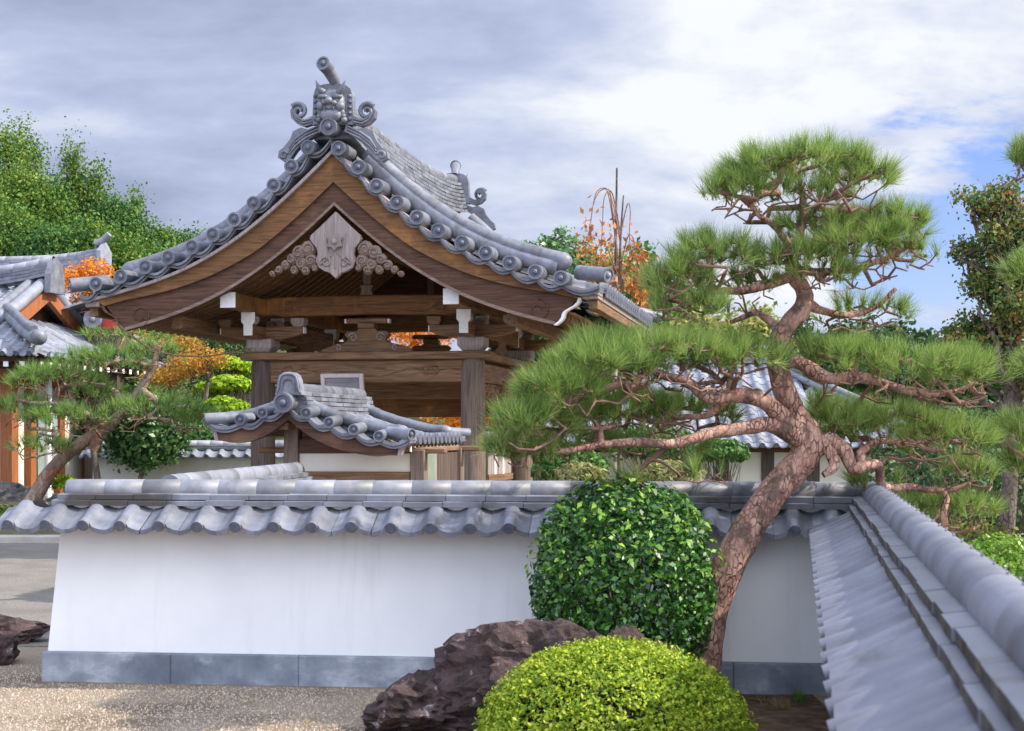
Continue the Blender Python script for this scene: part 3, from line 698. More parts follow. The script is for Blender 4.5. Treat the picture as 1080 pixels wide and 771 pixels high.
    for y0, dy in ((0, 1), (BL, -1)):
        for s in S:
            T = sided(s)
            MB().band(up1, up2, y0 + .03 * dy, y0 + .45 * dy, 0, T).build('verge_board', WPALE, t)
            MB().band(up2s, mid, y0 + .10 * dy, y0 + .2 * dy, 0, T).build('upper_bargeboard', WORANGE, t)
            mb = MB(); mb.band(mids, low, y0 + .15 * dy, y0 + .26 * dy, 0, T)
            b = mb.build('bargeboard', WDARK, t)
            m2 = MB(); l2 = [(x, z + .045) for x, z in low]; m2.band(l2, [(x, z + .0) for x, z in low], y0 + .135 * dy, y0 + .15 * dy, 0, T); m2.build('edge_moulding', WGREYB, b)
            m3 = MB(); ex, ez = low[-1]; tx, tz = mids[-1]
            scroll(m3, s * (ex - .22), ez + .20, y0 + .145 * dy, .15, 1.25, .014, 0, s, .3)
            m3.build('carved_scroll', WDARK, b)
            # white cusped end cut
            m4 = MB(); k = 9; cut = []
            for i in range(k):
                w = i / (k - 1); cut.append((ex + (tx + .03 - ex) * w + .03 * math.sin(w * math.pi * 3), ez + (tz - ez) * w + .012 * math.sin(w * math.pi * 2)))
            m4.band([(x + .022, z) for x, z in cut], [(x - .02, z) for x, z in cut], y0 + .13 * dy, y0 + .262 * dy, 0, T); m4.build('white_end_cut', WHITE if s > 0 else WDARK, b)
    # boards and rafters under the eaves
    so = resample(offset_curve(f, xs[:-3], .44), 30); so2 = resample(offset_curve(f, xs[:-3], .47), 30)
    for s in S: MB().band(so, so2, .27, BL - .27, 0, sided(s)).build('soffit', WSOFFIT, t)
    ra = resample(offset_curve(f, xs[:-4], .475), 18); rb = resample(offset_curve(f, xs[:-4], .565), 18)
    nr = 26; first = {}
    for i in range(nr):
        y = .42 + (BL - .84) * i / (nr - 1)
        for s in S:
            if s not in first:
                first[s] = MB().band(ra, rb, -.035, .035, 0, sided(s)).build('rafter', WSOFFIT, t); o = first[s]
            else: o = first[s].copy(); COL.objects.link(o); o.parent = t
            o.location = (0, y, 0)
    for s in S:
        a = offset_curve(f, xs, .30)[-1]; x, z = XE - .13, f(XE) - .33
        MB().box(s * (x - .05), s * (x + .07), .2, BL - .2, z - .0, z + .12).build('eave_board', WY, t, .008)
        MB().box(s * (x - .12), s * (x + .085), .1, BL - .1, z + .125, z + .2).build('eave_board', WPALE, t, .008)
    # ridge
    zf = lambda y: .20 * abs((y - BL / 2) / (BL / 2)) ** 3
    mb = MB(); T = lambda x, d, z: (d, x, z); z0 = f(0) - .06
    for i in range(-2, 6): slabs(mb, T, .16, BL - .16, .3, .25 - .016 * i, z0 + .02 + i * .068, z0 + .07 + i * .068, random.Random(i), zf)
    mb.build('ridge_course', TILE, t, .006)
    mb = MB(); half_caps(mb, T, .14, BL - .14, .27, .105, z0 + .45, 0, 12, None, zf); mb.build('ridge_cap', TILE, t)
    # ogre ridge ends
    for y0, dy in ((0.02, 1), (BL - .02, -1)):
        def P(px, py): x, z = BT.at(px, py); return (x - .02, z)
        TT = lambda x, y, z: (x, y0 + y * dy, z)
        mb = MB()
        slab = [P(*p) for p in ((330, 131), (331, 112), (331.5, 100), (333.5, 93), (338, 89.5), (345, 88), (352, 87.5), (359, 88), (366, 89.5), (370.5, 93), (372.5, 100), (373, 112), (374, 131))]
        mb.prism(slab, 0, .14, 0, TT)
        inner = [P(*p) for p in ((336, 130), (337, 98), (341, 94), (352, 92), (363, 94), (367, 98), (368, 130))]
        mb.prism(inner, -.02, .02, 0, TT)
        for px in (333.7, 370.3):
            for i in range(5): x, z = P(px, 101 + i * 6); mb.ball(TT(x, -.01, z), .026, 0, 8, 5)
        for s in S:                                             # cloud scrolls each side
            def Q(px, py): x, z = P(352 + s * (px - 352), py); return (x, z)
            wing = [Q(*p) for p in ((373, 130), (382, 133), (390, 130), (396, 124), (397, 116), (393, 110), (387, 109), (383, 113), (386, 117), (389, 115), (391, 119), (388, 124), (381, 125), (374, 122))]
            wing2 = [Q(*p) for p in ((366, 131), (378, 136), (386, 134), (394, 138), (397, 146), (404, 155), (409, 159), (410, 166), (404, 170), (397, 167), (391, 158), (383, 150), (372, 143), (364, 138))]
            mb.prism(wing, .0, .11, 0, TT); mb.prism(wing2, .0, .12, 0, TT)
            c = Q(388, 117); scroll(mb, c[0], c[1], y0 - .0 * dy, .115, 1.4, .034, R(180 if s > 0 else 0), -s, .2)
            c = Q(403.5, 163.5); scroll(mb, c[0], c[1], y0 - .0 * dy, .06, 1.2, .026, R(90), s, .2)
            for k in range(3):
                a, b2, c2, d2 = Q(368, 133 + k * 3.2), Q(381, 139 + k * 3.2), Q(391, 146 + k * 3.8), Q(398, 156 + k * 3.2)
                mb.tube([TT(p[0], -.012, p[1]) for p in (a, b2, c2, d2)], [.012, .018, .018, .008], 6)
            for k in range(2):
                a, b2, c2, d2 = Q(374, 128 - k * 3), Q(383, 130 - k * 3), Q(390, 126 - k * 2.5), Q(394, 119)
                mb.tube([TT(p[0], -.012, p[1]) for p in (a, b2, c2, d2)], [.01, .016, .016, .008], 6)
        o = mb.build('ridge_end_tile', TILE, t)
        mb = MB()                                              # ogre face in relief
        def B(px, py, y, r): x, z = P(px, py); mb.ball(TT(x, y, z), r, 0, 12, 8)
        B(352, 111, -.02, (.19, .14, .21)); B(352, 122, -.06, (.155, .12, .10)); B(352, 108.5, -.165, (.055, .07, .05))
        for s in S:
            B(352 + s * 7.5, 104, -.13, (.075, .05, .035)); B(352 + s * 7, 107.5, -.125, (.038, .035, .032)); B(352 + s * 10, 113, -.11, (.065, .06, .06)); B(352 + s * 5, 110.5, -.15, (.04, .05, .034))
            a, b2, c2 = P(352 + s * 8, 98), P(352 + s * 12.5, 94), P(352 + s * 15.5, 86)
            mb.tube([TT(a[0], -.06, a[1]), TT(b2[0], -.10, b2[1]), TT(c2[0], -.10, c2[1])], [.045, .035, .004], 8)
            a, b2 = P(352 + s * 4.5, 115), P(352 + s * 4.8, 119); mb.tube([TT(a[0], -.17, a[1]), TT(b2[0], -.17, b2[1])], [.015, .003], 6)
            for k in range(3): x, z = P(352 + s * (11 + k * 1.2), 119 + k * 4); mb.ball(TT(x, -.06, z), (.045, .04, .04), 0, 8, 5)
        x0, z = P(345, 115.5); x1, _ = P(359, 115.5)
        mb.tube([TT(x0, -.12, z + .01), TT((x0 + x1) / 2, -.165, z - .01), TT(x1, -.12, z + .01)], [.014, .02, .014], 6)
        mb.build('ogre_face', TILE, o)
        mb = MB()                                              # the rod-like finial rising out of the head
        pts = [P(354, 92), P(353, 84), P(350, 74), P(348.3, 71)]
        mb.tube([TT(pts[0][0], .14, pts[0][1]), TT(pts[1][0], .04, pts[1][1]), TT(pts[2][0], -.14, pts[2][1]), TT(pts[3][0], -.25, pts[3][1])], [.07, .075, .088, .092], 14, False)
        mb.roll(TT(pts[3][0], -.27, pts[3][1] - .005), TT(pts[2][0], -.12, pts[2][1]), .094, 16, 1, 0, 1)
        mb.build('finial', [TILE, TILE_END], o)
    # timber frame: columns, plates, ties, brackets (front and back alike)
    xl, xr = BT.at(277.5, 400, FC)[0], BT.at(499, 400, FC)[0]
    zA = lambda py: BT.at(388, py, FC)[1]
    rs = random.Random(5)
    for yy in (FC, BC):
        for x in (xl, xr):
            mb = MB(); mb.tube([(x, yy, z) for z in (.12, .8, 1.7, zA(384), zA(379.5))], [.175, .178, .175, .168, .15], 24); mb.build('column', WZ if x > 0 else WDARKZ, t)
            mb = MB(); mb.tube([(x, yy, -.1), (x, yy, .10), (x, yy, .13)], [.32, .30, .24], 20); mb.build('base_stone', ROCK_GREY, t)
    bx = .0
    for yy, dy in ((FC, -1), (BC, 1)):
        MB().box(xl - .28, xr + .28, yy - .19, yy + .19, zA(379.6), zA(371.5)).build('plate_beam', WX, t, .012)
        d = MB().box(xl + .1, xr - .1, yy - .085, yy + .085, zA(403.5), zA(379.8)).build('tie_beam', WX, t, .015)
        for x, s in ((xl + .22, 1), (xr - .45, -1), (xr - .75, 1)):
            m = MB(); scroll(m, x + s * .2, zA(392), yy + dy * .088, .095, 1.3, .016, R(90), s, .25, [(x + s * .42, zA(388)), (x + s * .7, zA(394)), (x + s * .95, zA(399))])
            m.build('carved_scroll', WX, d)
        # rainbow beam
        ax, cx = xl + .02, xr - .02; top = []; bot = []
        for i in range(21):
            w = i / 20; x = ax + (cx - ax) * w; c = math.sin(math.pi * w)
            top.append((x, zA(313.5) + .02 * c)); bot.append((x, zA(334.5) + .035 * c - (.0 if .06 < w < .94 else -.05)))
        d = MB().band(top, bot, yy - .12, yy + .12).build('rainbow_beam', WORANGE if yy == FC else WX, t, .012)
        for s, x in ((1, ax + .42), (-1, cx - .42)):
            m = MB(); scroll(m, x, zA(325), yy + dy * .122, .10, 1.4, .017, R(200 if s < 0 else -20), s, .22, [(x + s * .25, zA(331)), (x + s * .55, zA(329)), (x + s * .8, zA(333))])
            m.build('carved_scroll', WX, d)
        # frog-leg strut
        c0 = BT.at(388, 350, FC)[0]
        half = [(0, 346.5), (9, 346.5), (11, 349), (21, 349.5), (25, 353), (20, 357.5), (24, 361.5), (36, 364), (49, 368.5), (50, 371.3), (0, 371.3)]
        k = 1 / 73.5; poly = [(c0 + a * k, zA(b)) for a, b in half] + [(c0 - a * k, zA(b)) for a, b in half[::-1][1:-1]]
        d = MB().prism(poly, yy - .06, yy + .06).build('frog_leg_strut', WX, t, .008)
        m = MB()
        for s in S: scroll(m, c0 + s * .2, zA(356), yy + dy * .065, .07, 1.2, .014, R(90), -s, .25); scroll(m, c0 + s * .42, zA(367), yy + dy * .065, .05, 1.1, .012, R(90), -s, .25)
        m.build('carved_scroll', WPALE, d)
        m = MB(); m.box(c0 - .12, c0 + .12, yy - .12, yy + .12, zA(346.5), zA(341.5)); m.box(c0 - .30, c0 + .30, yy - .07, yy + .07, zA(341.3), zA(336)); m.build('bearing_block', WX, t, .012)
        for s in S: MB().box(c0 + s * .305, c0 + s * .33, yy - .06, yy + .06, zA(341), zA(336.5)).build('white_beam_end', WHITE, t, .004)
        # king strut and ridge purlin seat
        m = MB(); m.prism([(c0 - .10, zA(312)), (c0 - .075, zA(306)), (c0 - .10, zA(301)), (c0 + .10, zA(301)), (c0 + .075, zA(306)), (c0 + .10, zA(312))], yy - .09, yy + .09); m.box(c0 - .06, c0 + .06, yy - .06, yy + .06, zA(301), zA(262)); m.build('king_strut', WZ, t, .008)
        # bracket sets over the columns
        for x in (xl, xr):
            s = -1 if x < 0 else 1
            m = MB(); a = .19
            def fr(x0, y0, w1, w2, z0, z1):
                m.add([(x0 - w1, y0 - w1, z0), (x0 + w1, y0 - w1, z0), (x0 + w1, y0 + w1, z0), (x0 - w1, y0 + w1, z0), (x0 - w2, y0 - w2, z1), (x0 + w2, y0 - w2, z1), (x0 + w2, y0 + w2, z1), (x0 - w2, y0 + w2, z1)], [(0, 3, 2, 1), (4, 5, 6, 7), (0, 1, 5, 4), (1, 2, 6, 5), (2, 3, 7, 6), (3, 0, 4, 7)])
            fr(x, yy, .13, .19, zA(371.3), zA(366)); m.box(x - .19, x + .19, yy - .19, yy + .19, zA(366), zA(357))
            m.build('bearing_block', WPALE, t, .008)
            arm = [(-.62, .0), (-.62, .10), (-.2, .10), (.2, .10), (.62, .10), (.62, .0), (.48, -.05), (.30, -.085), (0, -.085), (-.30, -.085), (-.48, -.05)]
            m = MB(); m.prism([(x + p, zA(351) + q) for p, q in arm], yy - .065, yy + .065); m.build('bracket_arm', WX, t, .006)
            m = MB(); m.prism([(yy + p * .95, zA(351.5) + q) for p, q in arm], x - .062, x + .062, 0, lambda X, Y, Z: (Y, X, Z)); m.build('bracket_arm', WY, t, .006)
            w = zA(351) + .12
            for e, (q, r) in enumerate(((x - .55, yy), (x + .55, yy), (x, yy - .52), (x, yy + .52))):
                m = MB(); fr(q, r, .07, .10, w - .02, w + .03); m.box(q - .10, q + .10, r - .10, r + .10, w + .03, w + .10); m.build('bearing_block', WPALE if e != 0 else WX, t, .006)
            for q in (-1, 1):                                   # white painted arm ends
                m = MB(); m.prism([(x - .064, zA(351.5) - .05), (x + .064, zA(351.5) - .05), (x + .064, zA(351.5) + .10), (x + .10, zA(351.5) + .14), (x + .10, zA(331)), (x - .10, zA(331)), (x - .10, zA(351.5) + .14), (x - .064, zA(351.5) + .10)], yy + q * .60, yy + q * .625); m.build('white_beam_end', WHITE, t, .004)
                m = MB(); m.box(x + q * .622, x + q * .64, yy - .055, yy + .055, zA(351), zA(351) + .09); m.build('white_beam_end', WHITE, t, .003)
    # purlins through the roof with white painted ends, side plates and ties
    for x in (xl, xr):
        m = MB(); x0 = x + (.0 if x < 0 else -.0)
        z1, z0 = BT.at(237, 308.5, .36)[1], BT.at(237, 324.5, .36)[1]
        m.box(x - .105, x + .105, .36, BL - .36, z0, z1); m.build('purlin', WORANGE if x < 0 else WY, t, .01)
        for y in (.335, BL - .36): MB().box(x - .107, x + .107, y, y + .025, z0 - .002, z1 + .002).build('white_beam_end', WHITE, t, .004)
        MB().box(x - .19, x + .19, FC + .195, BC - .195, zA(379.4), zA(371.7)).build('plate_beam', WY, t, .012)
        MB().box(x - .08, x + .08, FC + .1, BC - .1, zA(403), zA(383)).build('tie_beam', WY, t, .012)
        mid = (FC + BC) / 2
        m = MB(); m.prism([(mid + a * k, zA(b)) for a, b in half] + [(mid - a * k, zA(b)) for a, b in half[::-1][1:-1]], x - .05, x + .05, 0, lambda X, Y, Z: (Y, X, Z)); m.build('frog_leg_strut', WY, t, .008)
        m = MB(); m.box(x - .055, x + .055, FC + .3, BC - .3, zA(355), zA(337)); m.build('side_beam', WY, t, .01)
    m = MB(); m.box(-.10, .10, .4, BL - .4, zA(262), zA(247)); m.build('ridge_purlin', WY, t, .01)
    for x in (-2.35, 2.35): MB().box(x - .08, x + .08, .45, BL - .45, f(2.35) - .82, f(2.35) - .645).build('outer_purlin', WY, t, .01)
    MB().prism([(-1.62, zA(318)), (0, f(0) - .62), (1.62, zA(318))], BC - .03, BC + .03).build('gable_boarding', WDARK, t)
    # carved transom panel on the right side and the bell's hanging beam inside
    m = MB(); m.box(xr - .03, xr + .03, FC + .17, BC - .17, zA(425), zA(404)); d = m.build('carved_transom', WY, t)
    m = MB(); rr = random.Random(8)
    for i in range(70): m.ball((xr + .035 * (1 if i % 2 else -1), FC + .25 + rr.random() * (BC - FC - .5), zA(424) + rr.random() * .26), (.02, .05, .04), 0, 6, 4)
    o = m.build('carving', WY, d); o.name = 'carved_relief_pattern'
    MB().box(xl + .1, xr - .1, BC - .07, BC + .07, zA(438), zA(411)).build('tie_beam', WORANGE, t, .012)
    MB().box(xl - .2, xr + .2, (FC + BC) / 2 - .14, (FC + BC) / 2 + .14, zA(418), zA(398)).build('bell_beam', WX, t, .02)
    # hanging gable ornament and its clouds
    def G(px, py): return BT.at(px, py, .06)
    half = [(0, 223), (8, 231), (16, 239), (26, 248), (27.5, 252), (24, 257), (20, 262), (19, 268), (21, 275), (18, 282), (12, 286), (6, 288), (0, 294)]
    poly = [G(354 + a, b) for a, b in half] + [G(354 - a, b) for a, b in half[::-1][1:-1]]
    d = MB().prism(poly, .05, .13).build('gable_ornament', WPEND, t, .008)
    m = MB(); c = G(354, 255.5)
    st = [(c[0] + (.125 if i % 2 == 0 else .085) * math.sin(i * math.pi / 6), c[1] + (.125 if i % 2 == 0 else .085) * math.cos(i * math.pi / 6)) for i in range(12)]
    m.prism(st, .0, .05); m.ball((c[0], .0, c[1]), (.04, .03, .04), 0, 10, 6); m.build('six_petal_boss', WPEND, d, .006)
    for k in (-2, 0, 2):
        a, b = G(354 + k * 5.5, 236 + abs(k) * 5), G(354 + k * 2.6, 283 - abs(k) * 3); m = MB(); m.tube([(a[0], .052, a[1]), (b[0], .052, b[1])], [.012, .016], 6); m.build('carved_rib', WPEND, d)
    m = MB()
    for s in S:
        a = G(354 + s * 10, 277); scroll(m, a[0], a[1], .045, .085, 1.3, .018, R(90), -s, .2, [G(354 + s * 3, 268), G(354 + s * 3, 266)])
    m.build('carved_scroll', WPEND, d)
    for s in S:
        m = MB(); rr = random.Random(3)
        cl = [(30, 262, 9), (40, 266, 8), (27, 275, 8), (37, 278, 7), (47, 273, 6.5), (54, 279, 5.5), (45, 284, 5), (61, 284, 4.5), (68, 288.5, 3.5), (33, 285, 5), (23, 282, 4)]
        for a, b, r in cl:
            x, z = G(354 + s * a, b); m.ball((x, .12, z), (r / 80, .045, r / 80), 0, 14, 6); scroll(m, x, z, .075, r / 80 * .72, 1.3, .014, rr.random() * 6, s, .2)
        m.build('carved_cloud', WGREYB, t)
    return t
build_bell_tower()
def build_plaque():
    x0, z1 = BT.at(338.5, 393.5, FC - .3); x1, z0 = BT.at(383, 424, FC - .3)
    cx = (x0 + x1) / 2; w = (x1 - x0) / 2; h = z1 - z0
    M_ = Matrix.Translation((0, 0, 0))
    p = Vector((BT.o[0] + cx * BT.ex[0] + (FC - .22) * BT.ey[0], BT.o[1] + cx * BT.ex[1] + (FC - .22) * BT.ey[1], z0))
    t = thing('hanging_plaque', 'pale framed weathered board hanging on the bell tower beam above the small gate roof', 'plaque', p, -BT.a)
    rx = Matrix.Rotation(R(12), 4, 'X')
    MB().box(-w + .04, w - .04, -.01, .01, .04, h - .04, 0, rx).build('panel', mat('grey_weathered_panel', (.13, .13, .15), (.26, .25, .27), 3, (1, 1, 8), .8, .3, 20, patch=(.36, .35, .36), pscale=2.5, pth=(.5, .7)), t)
    m = MB()
    for b in ((-w, -w + .055, 0, h), (w - .055, w, 0, h), (-w + .056, w - .056, 0, .05), (-w + .056, w - .056, h - .055, h)): m.box(b[0], b[1], -.035, .03, b[2], b[3], 0, rx)
    m.build('frame', mat('pale_plaque_frame', (.42, .37, .37), (.56, .5, .5), 8, rough=.7, bump=.1), t, .006)
build_plaque()

# ------------------------------------------------------------------ small roofed gate in front of the tower
SG = Frame((302 - 540) / 1600 * 15.0, 15.0, 10.72)
def build_gate():
    t = SG.empty('roofed_gate', 'small plastered gate with a low curved tile roof in front of the bell tower', 'gate')
    A = SG.at; LG = 2.55
    left = [(302, 421), (278, 433), (254.5, 441), (236, 444), (219, 443)]; right = [(302, 421), (324, 434.5), (348, 444.5), (374, 452), (400.5, 458), (432, 459)]
    Lp = [A(*p) for p in left]; Rp = [A(*p) for p in right]
    def dense(P, n=24):
        o, _ = smooth_path([(a, 0, b) for a, b in P], [1] * len(P), 8); return resample([(p[0], p[2]) for p in o], n)
    Ld, Rd = dense(Lp), dense(Rp)
    u = (-.5, -.4, -.33, -.28, -.2, -.1, 0, .1, .2, .28, .33, .4, .5)
    for P in (Ld, Rd): tile_field(MB(), lambda x, d, z: (d, x, z), .28, 11, (LG - .5) / 11, [(a, b - .05) for a, b in P[2:]], 6, w=.28, rh=.05, sag=.02, step=.01, lip=.035, US=u).build('roof_tiles', [TILE, TILE_END], t)
    for y0, dy in ((0, 1), (LG, -1)):
        mb = MB()
        for s, D in ((-1, ((278, 435.6), (254.5, 442.7))), (1, ((324, 435.6), (348, 445.5), (374, 453), (400.5, 460)))):
            D = [A(*p) for p in D]
            for x, z in D: mb.roll((x, y0 - .03 * dy, z), (x, y0 + .26 * dy, z + .02), .056, 14, 1, 0, 1)
            pts = [A(302, 424)] + D + [Ld[-1] if s < 0 else Rd[-1]]
            for (xa, za), (xb, zb) in zip(pts[:-1], pts[1:]):
                top = []; bot = []
                for k in range(7):
                    w = k / 6; x = xa + (xb - xa) * w; z = za + (zb - za) * w - .02 - .05 * math.sin(math.pi * w); top.append((x, z)); bot.append((x, z - .03))
                mb.band(top, bot, y0 - .01 * dy, y0 + .28 * dy); mb.band([(x, z - .034) for x, z in top], [(x, z - .06) for x, z in top], y0 + .01 * dy, y0 + .25 * dy)
        x, z = A(302, 425); mb.roll((x, y0 - .10 * dy, z), (x, y0 + .3 * dy, z + .03), .10, 18, 1, 0, 1)
        for P, s in ((Ld, -1), (Rd, 1)):
            x, z = P[-1]; mb.roll((x + s * .02, y0 - .02 * dy, z + .01), (x - s * .25, y0 + .16 * dy, z + .03), .058, 14, 1, 0, 1)
        mb.build('verge_tiles', [TILE, TILE_END], t)
        for P in (Ld, Rd):
            mb = MB(); m = 5 if P is Rd else 4; g = along([(a, b) for a, b in P])
            for i in range(m):
                a, b = .12 + .74 * i / m, .12 + .74 * (i + 1) / m
                Q = [(*g(a + (b - a) * k / 3),) for k in range(4)]; mb.tube([(q[0], y0 + .32 * dy, q[1] + .045) for q in Q], [.056, .057, .058, .061], 12)
            e = g(.87); mb.ball((e[0], y0 + .32 * dy, e[1] + .04), (.085, .065, .06), 0, 12, 7); mb.build('descending_roll', TILE, t)
        # curved bargeboards
        for P, s in ((Ld, -1), (Rd, 1)):
            top = [(x, z - .085) for x, z in P[:-2]]; n = len(top)
            bot = [(x + (-s) * .02 * (i / n), z - .20 - .05 * math.sin(math.pi * min(1., i / n * 1.1)) * (1 if i < n - 3 else .5)) for i, (x, z) in enumerate(P[:-2])]
            b = MB().band(top, bot, y0 + .05 * dy, y0 + .13 * dy).build('bargeboard', WDARK, t)
            x, z = bot[-1]; x2, z2 = top[-1]
            MB().band([(x + s * .03, z + .0), (x2 + s * .06, z2)], [(x, z), (x2, z2)], y0 + .045 * dy, y0 + .135 * dy).build('white_end_cut', WPALE, b)
    ax, az = A(302, 421)
    mb = MB(); T = lambda x, d, z: (ax + d + .03, x, z)
    for i in range(-4, 2): slabs(mb, T, .08, LG - .08, .24, .15 - .014 * i, az - .0 + i * .045, az + .036 + i * .045, random.Random(i))
    mb.build('ridge_course', TILE, t, .005)
    mb = MB(); half_caps(mb, T, .08, LG - .08, .24, .07, az + .095, 0, 10); mb.build('ridge_cap', TILE, t)
    for y0, dy in ((-.02, 1),):                # shield-shaped ridge end
        sh = [(298, 417), (300, 411), (301, 402), (303, 396), (307, 393), (313, 392), (319, 393), (323, 396), (325, 402), (326, 411), (328, 417)]
        sh = [(A(p[0], p[1])[0] - A(313, 0)[0] + ax + .03, A(p[0], p[1])[1]) for p in sh]
        cxm = sum(p[0] for p in sh) / len(sh); czm = sum(p[1] for p in sh) / len(sh)
        o = MB().prism(sh, y0, y0 + .10 * dy).build('ridge_end_tile', TILE, t, .008)
        m = MB(); r = [(cxm + (x - cxm) * .8, y0 - .01 * dy, czm + (z - czm) * .8) for x, z in sh]; m.tube(r, .012, 6); r = [(cxm + (x - cxm) * .5, y0 - .01 * dy, czm - .02 + (z - czm) * .5) for x, z in sh]; m.tube(r, .01, 6); m.build('relief_border', TILE, o)
    # soffit, rafters with whitened ends on the eaves
    for P, s in ((Ld, -1), (Rd, 1)):
        MB().band([(x, z - .09) for x, z in P[:-1]], [(x, z - .11) for x, z in P[:-1]], .14, LG - .14).build('soffit', WSOFFIT, t)
        first = None
        for i in range(14):
            y = .24 + (LG - .48) * i / 13
            if first is None: first = o = MB().band([(x, z - .112) for x, z in P[4:-1]], [(x, z - .165) for x, z in P[4:-1]], -.022, .022).build('rafter', WSOFFIT, t)
            else: o = first.copy(); COL.objects.link(o); o.parent = t
            o.location = (0, y, 0)
            x, z = P[-2]; q = MB().box(x + s * .002, x + s * .012, y - .022, y + .022, z - .165, z - .112).build('rafter_end', WHITE, o); q.location = (0, -y, 0)
    # posts, beams, plaster and door below
    c1 = 0.42; c2 = 2.1
    xs_ = [A(309, 480, c1)[0], A(372, 480, c1)[0], A(440, 480, c1)[0]]
    zb = A(309, 470, c1)[1]; ztop = A(309, 445, c1)[1]
    for c in (c1, c2):
        for x in (xs_[0], xs_[2] + .02):
            MB().box(x - .075, x + .075, c - .075, c + .075, 0, ztop + .02 if x < .5 else A(440, 474, c1)[1]).build('post', WX if 0 else WZ, t, .01)
        MB().box(xs_[0] + .08, xs_[2] - .06, c - .06, c + .06, A(340, 478, c1)[1], A(340, 463, c1)[1]).build('lintel', WDARK, t, .01)
        MB().box(xs_[0] + .08, xs_[2] - .06, c - .06, c + .06, A(340, 507, c1)[1], A(340, 497, c1)[1]).build('lower_beam', WX, t, .01)
        MB().box(xs_[0] - .35, xs_[2] + .30, c - .05, c + .05, A(340, 478, c1)[1], A(340, 472, c1)[1]).build('bracket_beam', WX, t, .01)
        MB().box(xs_[0] + .08, xs_[2] - .06, c - .03, c + .03, A(340, 497, c1)[1] - .0, A(340, 478, c1)[1]).build('plaster_panel', CREAM, t)
        MB().box(xs_[0] + .08, xs_[2] - .06, c - .035, c + .035, .0, A(340, 507.2, c1)[1]).build('lower_boards', WDARKZ, t)
    for x, zt in ((xs_[0], ztop), (xs_[2] - .25, A(415, 466, c1)[1])): MB().box(x - .05, x + .05, c1 - .3, c2 + .3, zt - .08, zt + .02).build('purlin', WY, t, .01)
    MB().box(xs_[0] + .24 , xs_[0] + .33, c1 - .36, c1 - .06, ztop - .10, ztop - .03).build('white_beam_end', WHITE, t, .008)
    MB().box(xs_[2] - .32, xs_[2] - .24, c1 - .36, c1 - .06, ztop - .34, ztop - .27).build('white_beam_end', WHITE, t, .008)
    x = xs_[2] + .02
    MB().box(x - .03, x + .03, c1 + .08, c1 + .55,   .1, A(445, 478, 1)[1]).build('door_leaf', METAL_GREEN, t, .008)
    MB().box(x - .032, x + .032, c1 + .56, c1 + .62, .0, A(445, 477, 1)[1]).build('door_jamb', WPALE, t, .006)
    MB().box(x - .03, x + .03, c1 + .63, c2 - .08, .05, A(445, 478, 1)[1]).build('door_leaf', WDARKZ, t, .008)
    MB().box(x - .05, x + .05, c1 + .08, c2 - .08, A(445, 477, 1)[1] + .005, A(445, 471, 1)[1]).build('side_lintel', WY, t, .008)
build_gate()
def build_link_wall():
    p0 = W(178, 508, 10.9); p1 = W(312, 495, 14.9)
    d = Vector((p1.x - p0.x, p1.y - p0.y)); L = d.length; a = math.atan2(d.y, d.x)
    t = thing('plaster_wall', 'short tile coped wall running back from the front wall to the small gate', 'wall', (p0.x, p0.y, 0), a)
    wall_body(t, .0, L, lambda x, dd, z: (x, dd, z))
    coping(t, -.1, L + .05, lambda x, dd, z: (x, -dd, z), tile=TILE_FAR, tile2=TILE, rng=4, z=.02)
build_link_wall()

# ------------------------------------------------------------------ white pole, far walls and buildings
FW2 = thing('plaster_wall', 'distant low garden wall with small grey coping, between the left pine and the tower', 'wall', (-8.2, 29.8, .12))
def build_far_wall():
    t = FW2; TT = lambda x, d, z: (x, -d, z)
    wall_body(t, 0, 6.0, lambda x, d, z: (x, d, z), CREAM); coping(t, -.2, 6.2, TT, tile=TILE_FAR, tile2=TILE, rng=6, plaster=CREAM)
build_far_wall()

def hip_roof_hall(t, Lx, Ly, zt, prof, ridge_half, tile, pitch=.29, courses=10, upturn=.0):
    """hipped tile roof centred on the thing: four tiled slopes, hip rolls, ridge; prof (distance from ridge line, height)"""
    D = prof[-1][0]; f = along(prof)
    for k, (half, name) in enumerate(((ridge_half, 'roof_tiles'), (0.0, 'side_roof_tiles'))):
        mb = MB(); half_end = half + D; n = int(2 * half_end / pitch)
        clip = lambda x, s, h=half: abs(x) < h + f(s).x - .05
        for sg in (-1, 1):
            T = (lambda x, d, z, sg=sg: (x, sg * d, z)) if k == 0 else (lambda x, d, z, sg=sg: (sg * (d + ridge_half), x, z))
            tile_field(mb, T, -n * pitch / 2, n, pitch, prof, courses, w=.24, rh=.05, sag=.025, step=.02, clip=clip, rng=random.Random(2), US=(-.5, -.35, -.24, -.18, -.09, 0, .09, .18, .24, .35, .5))
        mb.build(name, [tile, TILE_END], t)
    for sx in (-1, 1):
        for sy in (-1, 1):
            mb = MB(); P = [f(i / 10) for i in range(11)]
            mb.tube([(sx * (ridge_half + p.x), sy * p.x, p.y + .07) for p in P], .10, 8); mb.tube([(sx * (ridge_half + p.x), sy * p.x, p.y + .19) for p in P[:-1]], .075, 8)
            mb.build('hip_ridge', tile, t)
    mb = MB(); z = prof[0][1]
    for i in range(4): slabs(mb, lambda x, d, q: (x, d, q), -ridge_half - .1, ridge_half + .1, .4, .2 - .02 * i, z - .02 + i * .07, z + .04 + i * .07, random.Random(i))
    half_caps(mb, lambda x, d, q: (x, d, q), -ridge_half - .15, ridge_half + .15, .3, .1, z + .29)
    mb.build('ridge_course', tile, t)
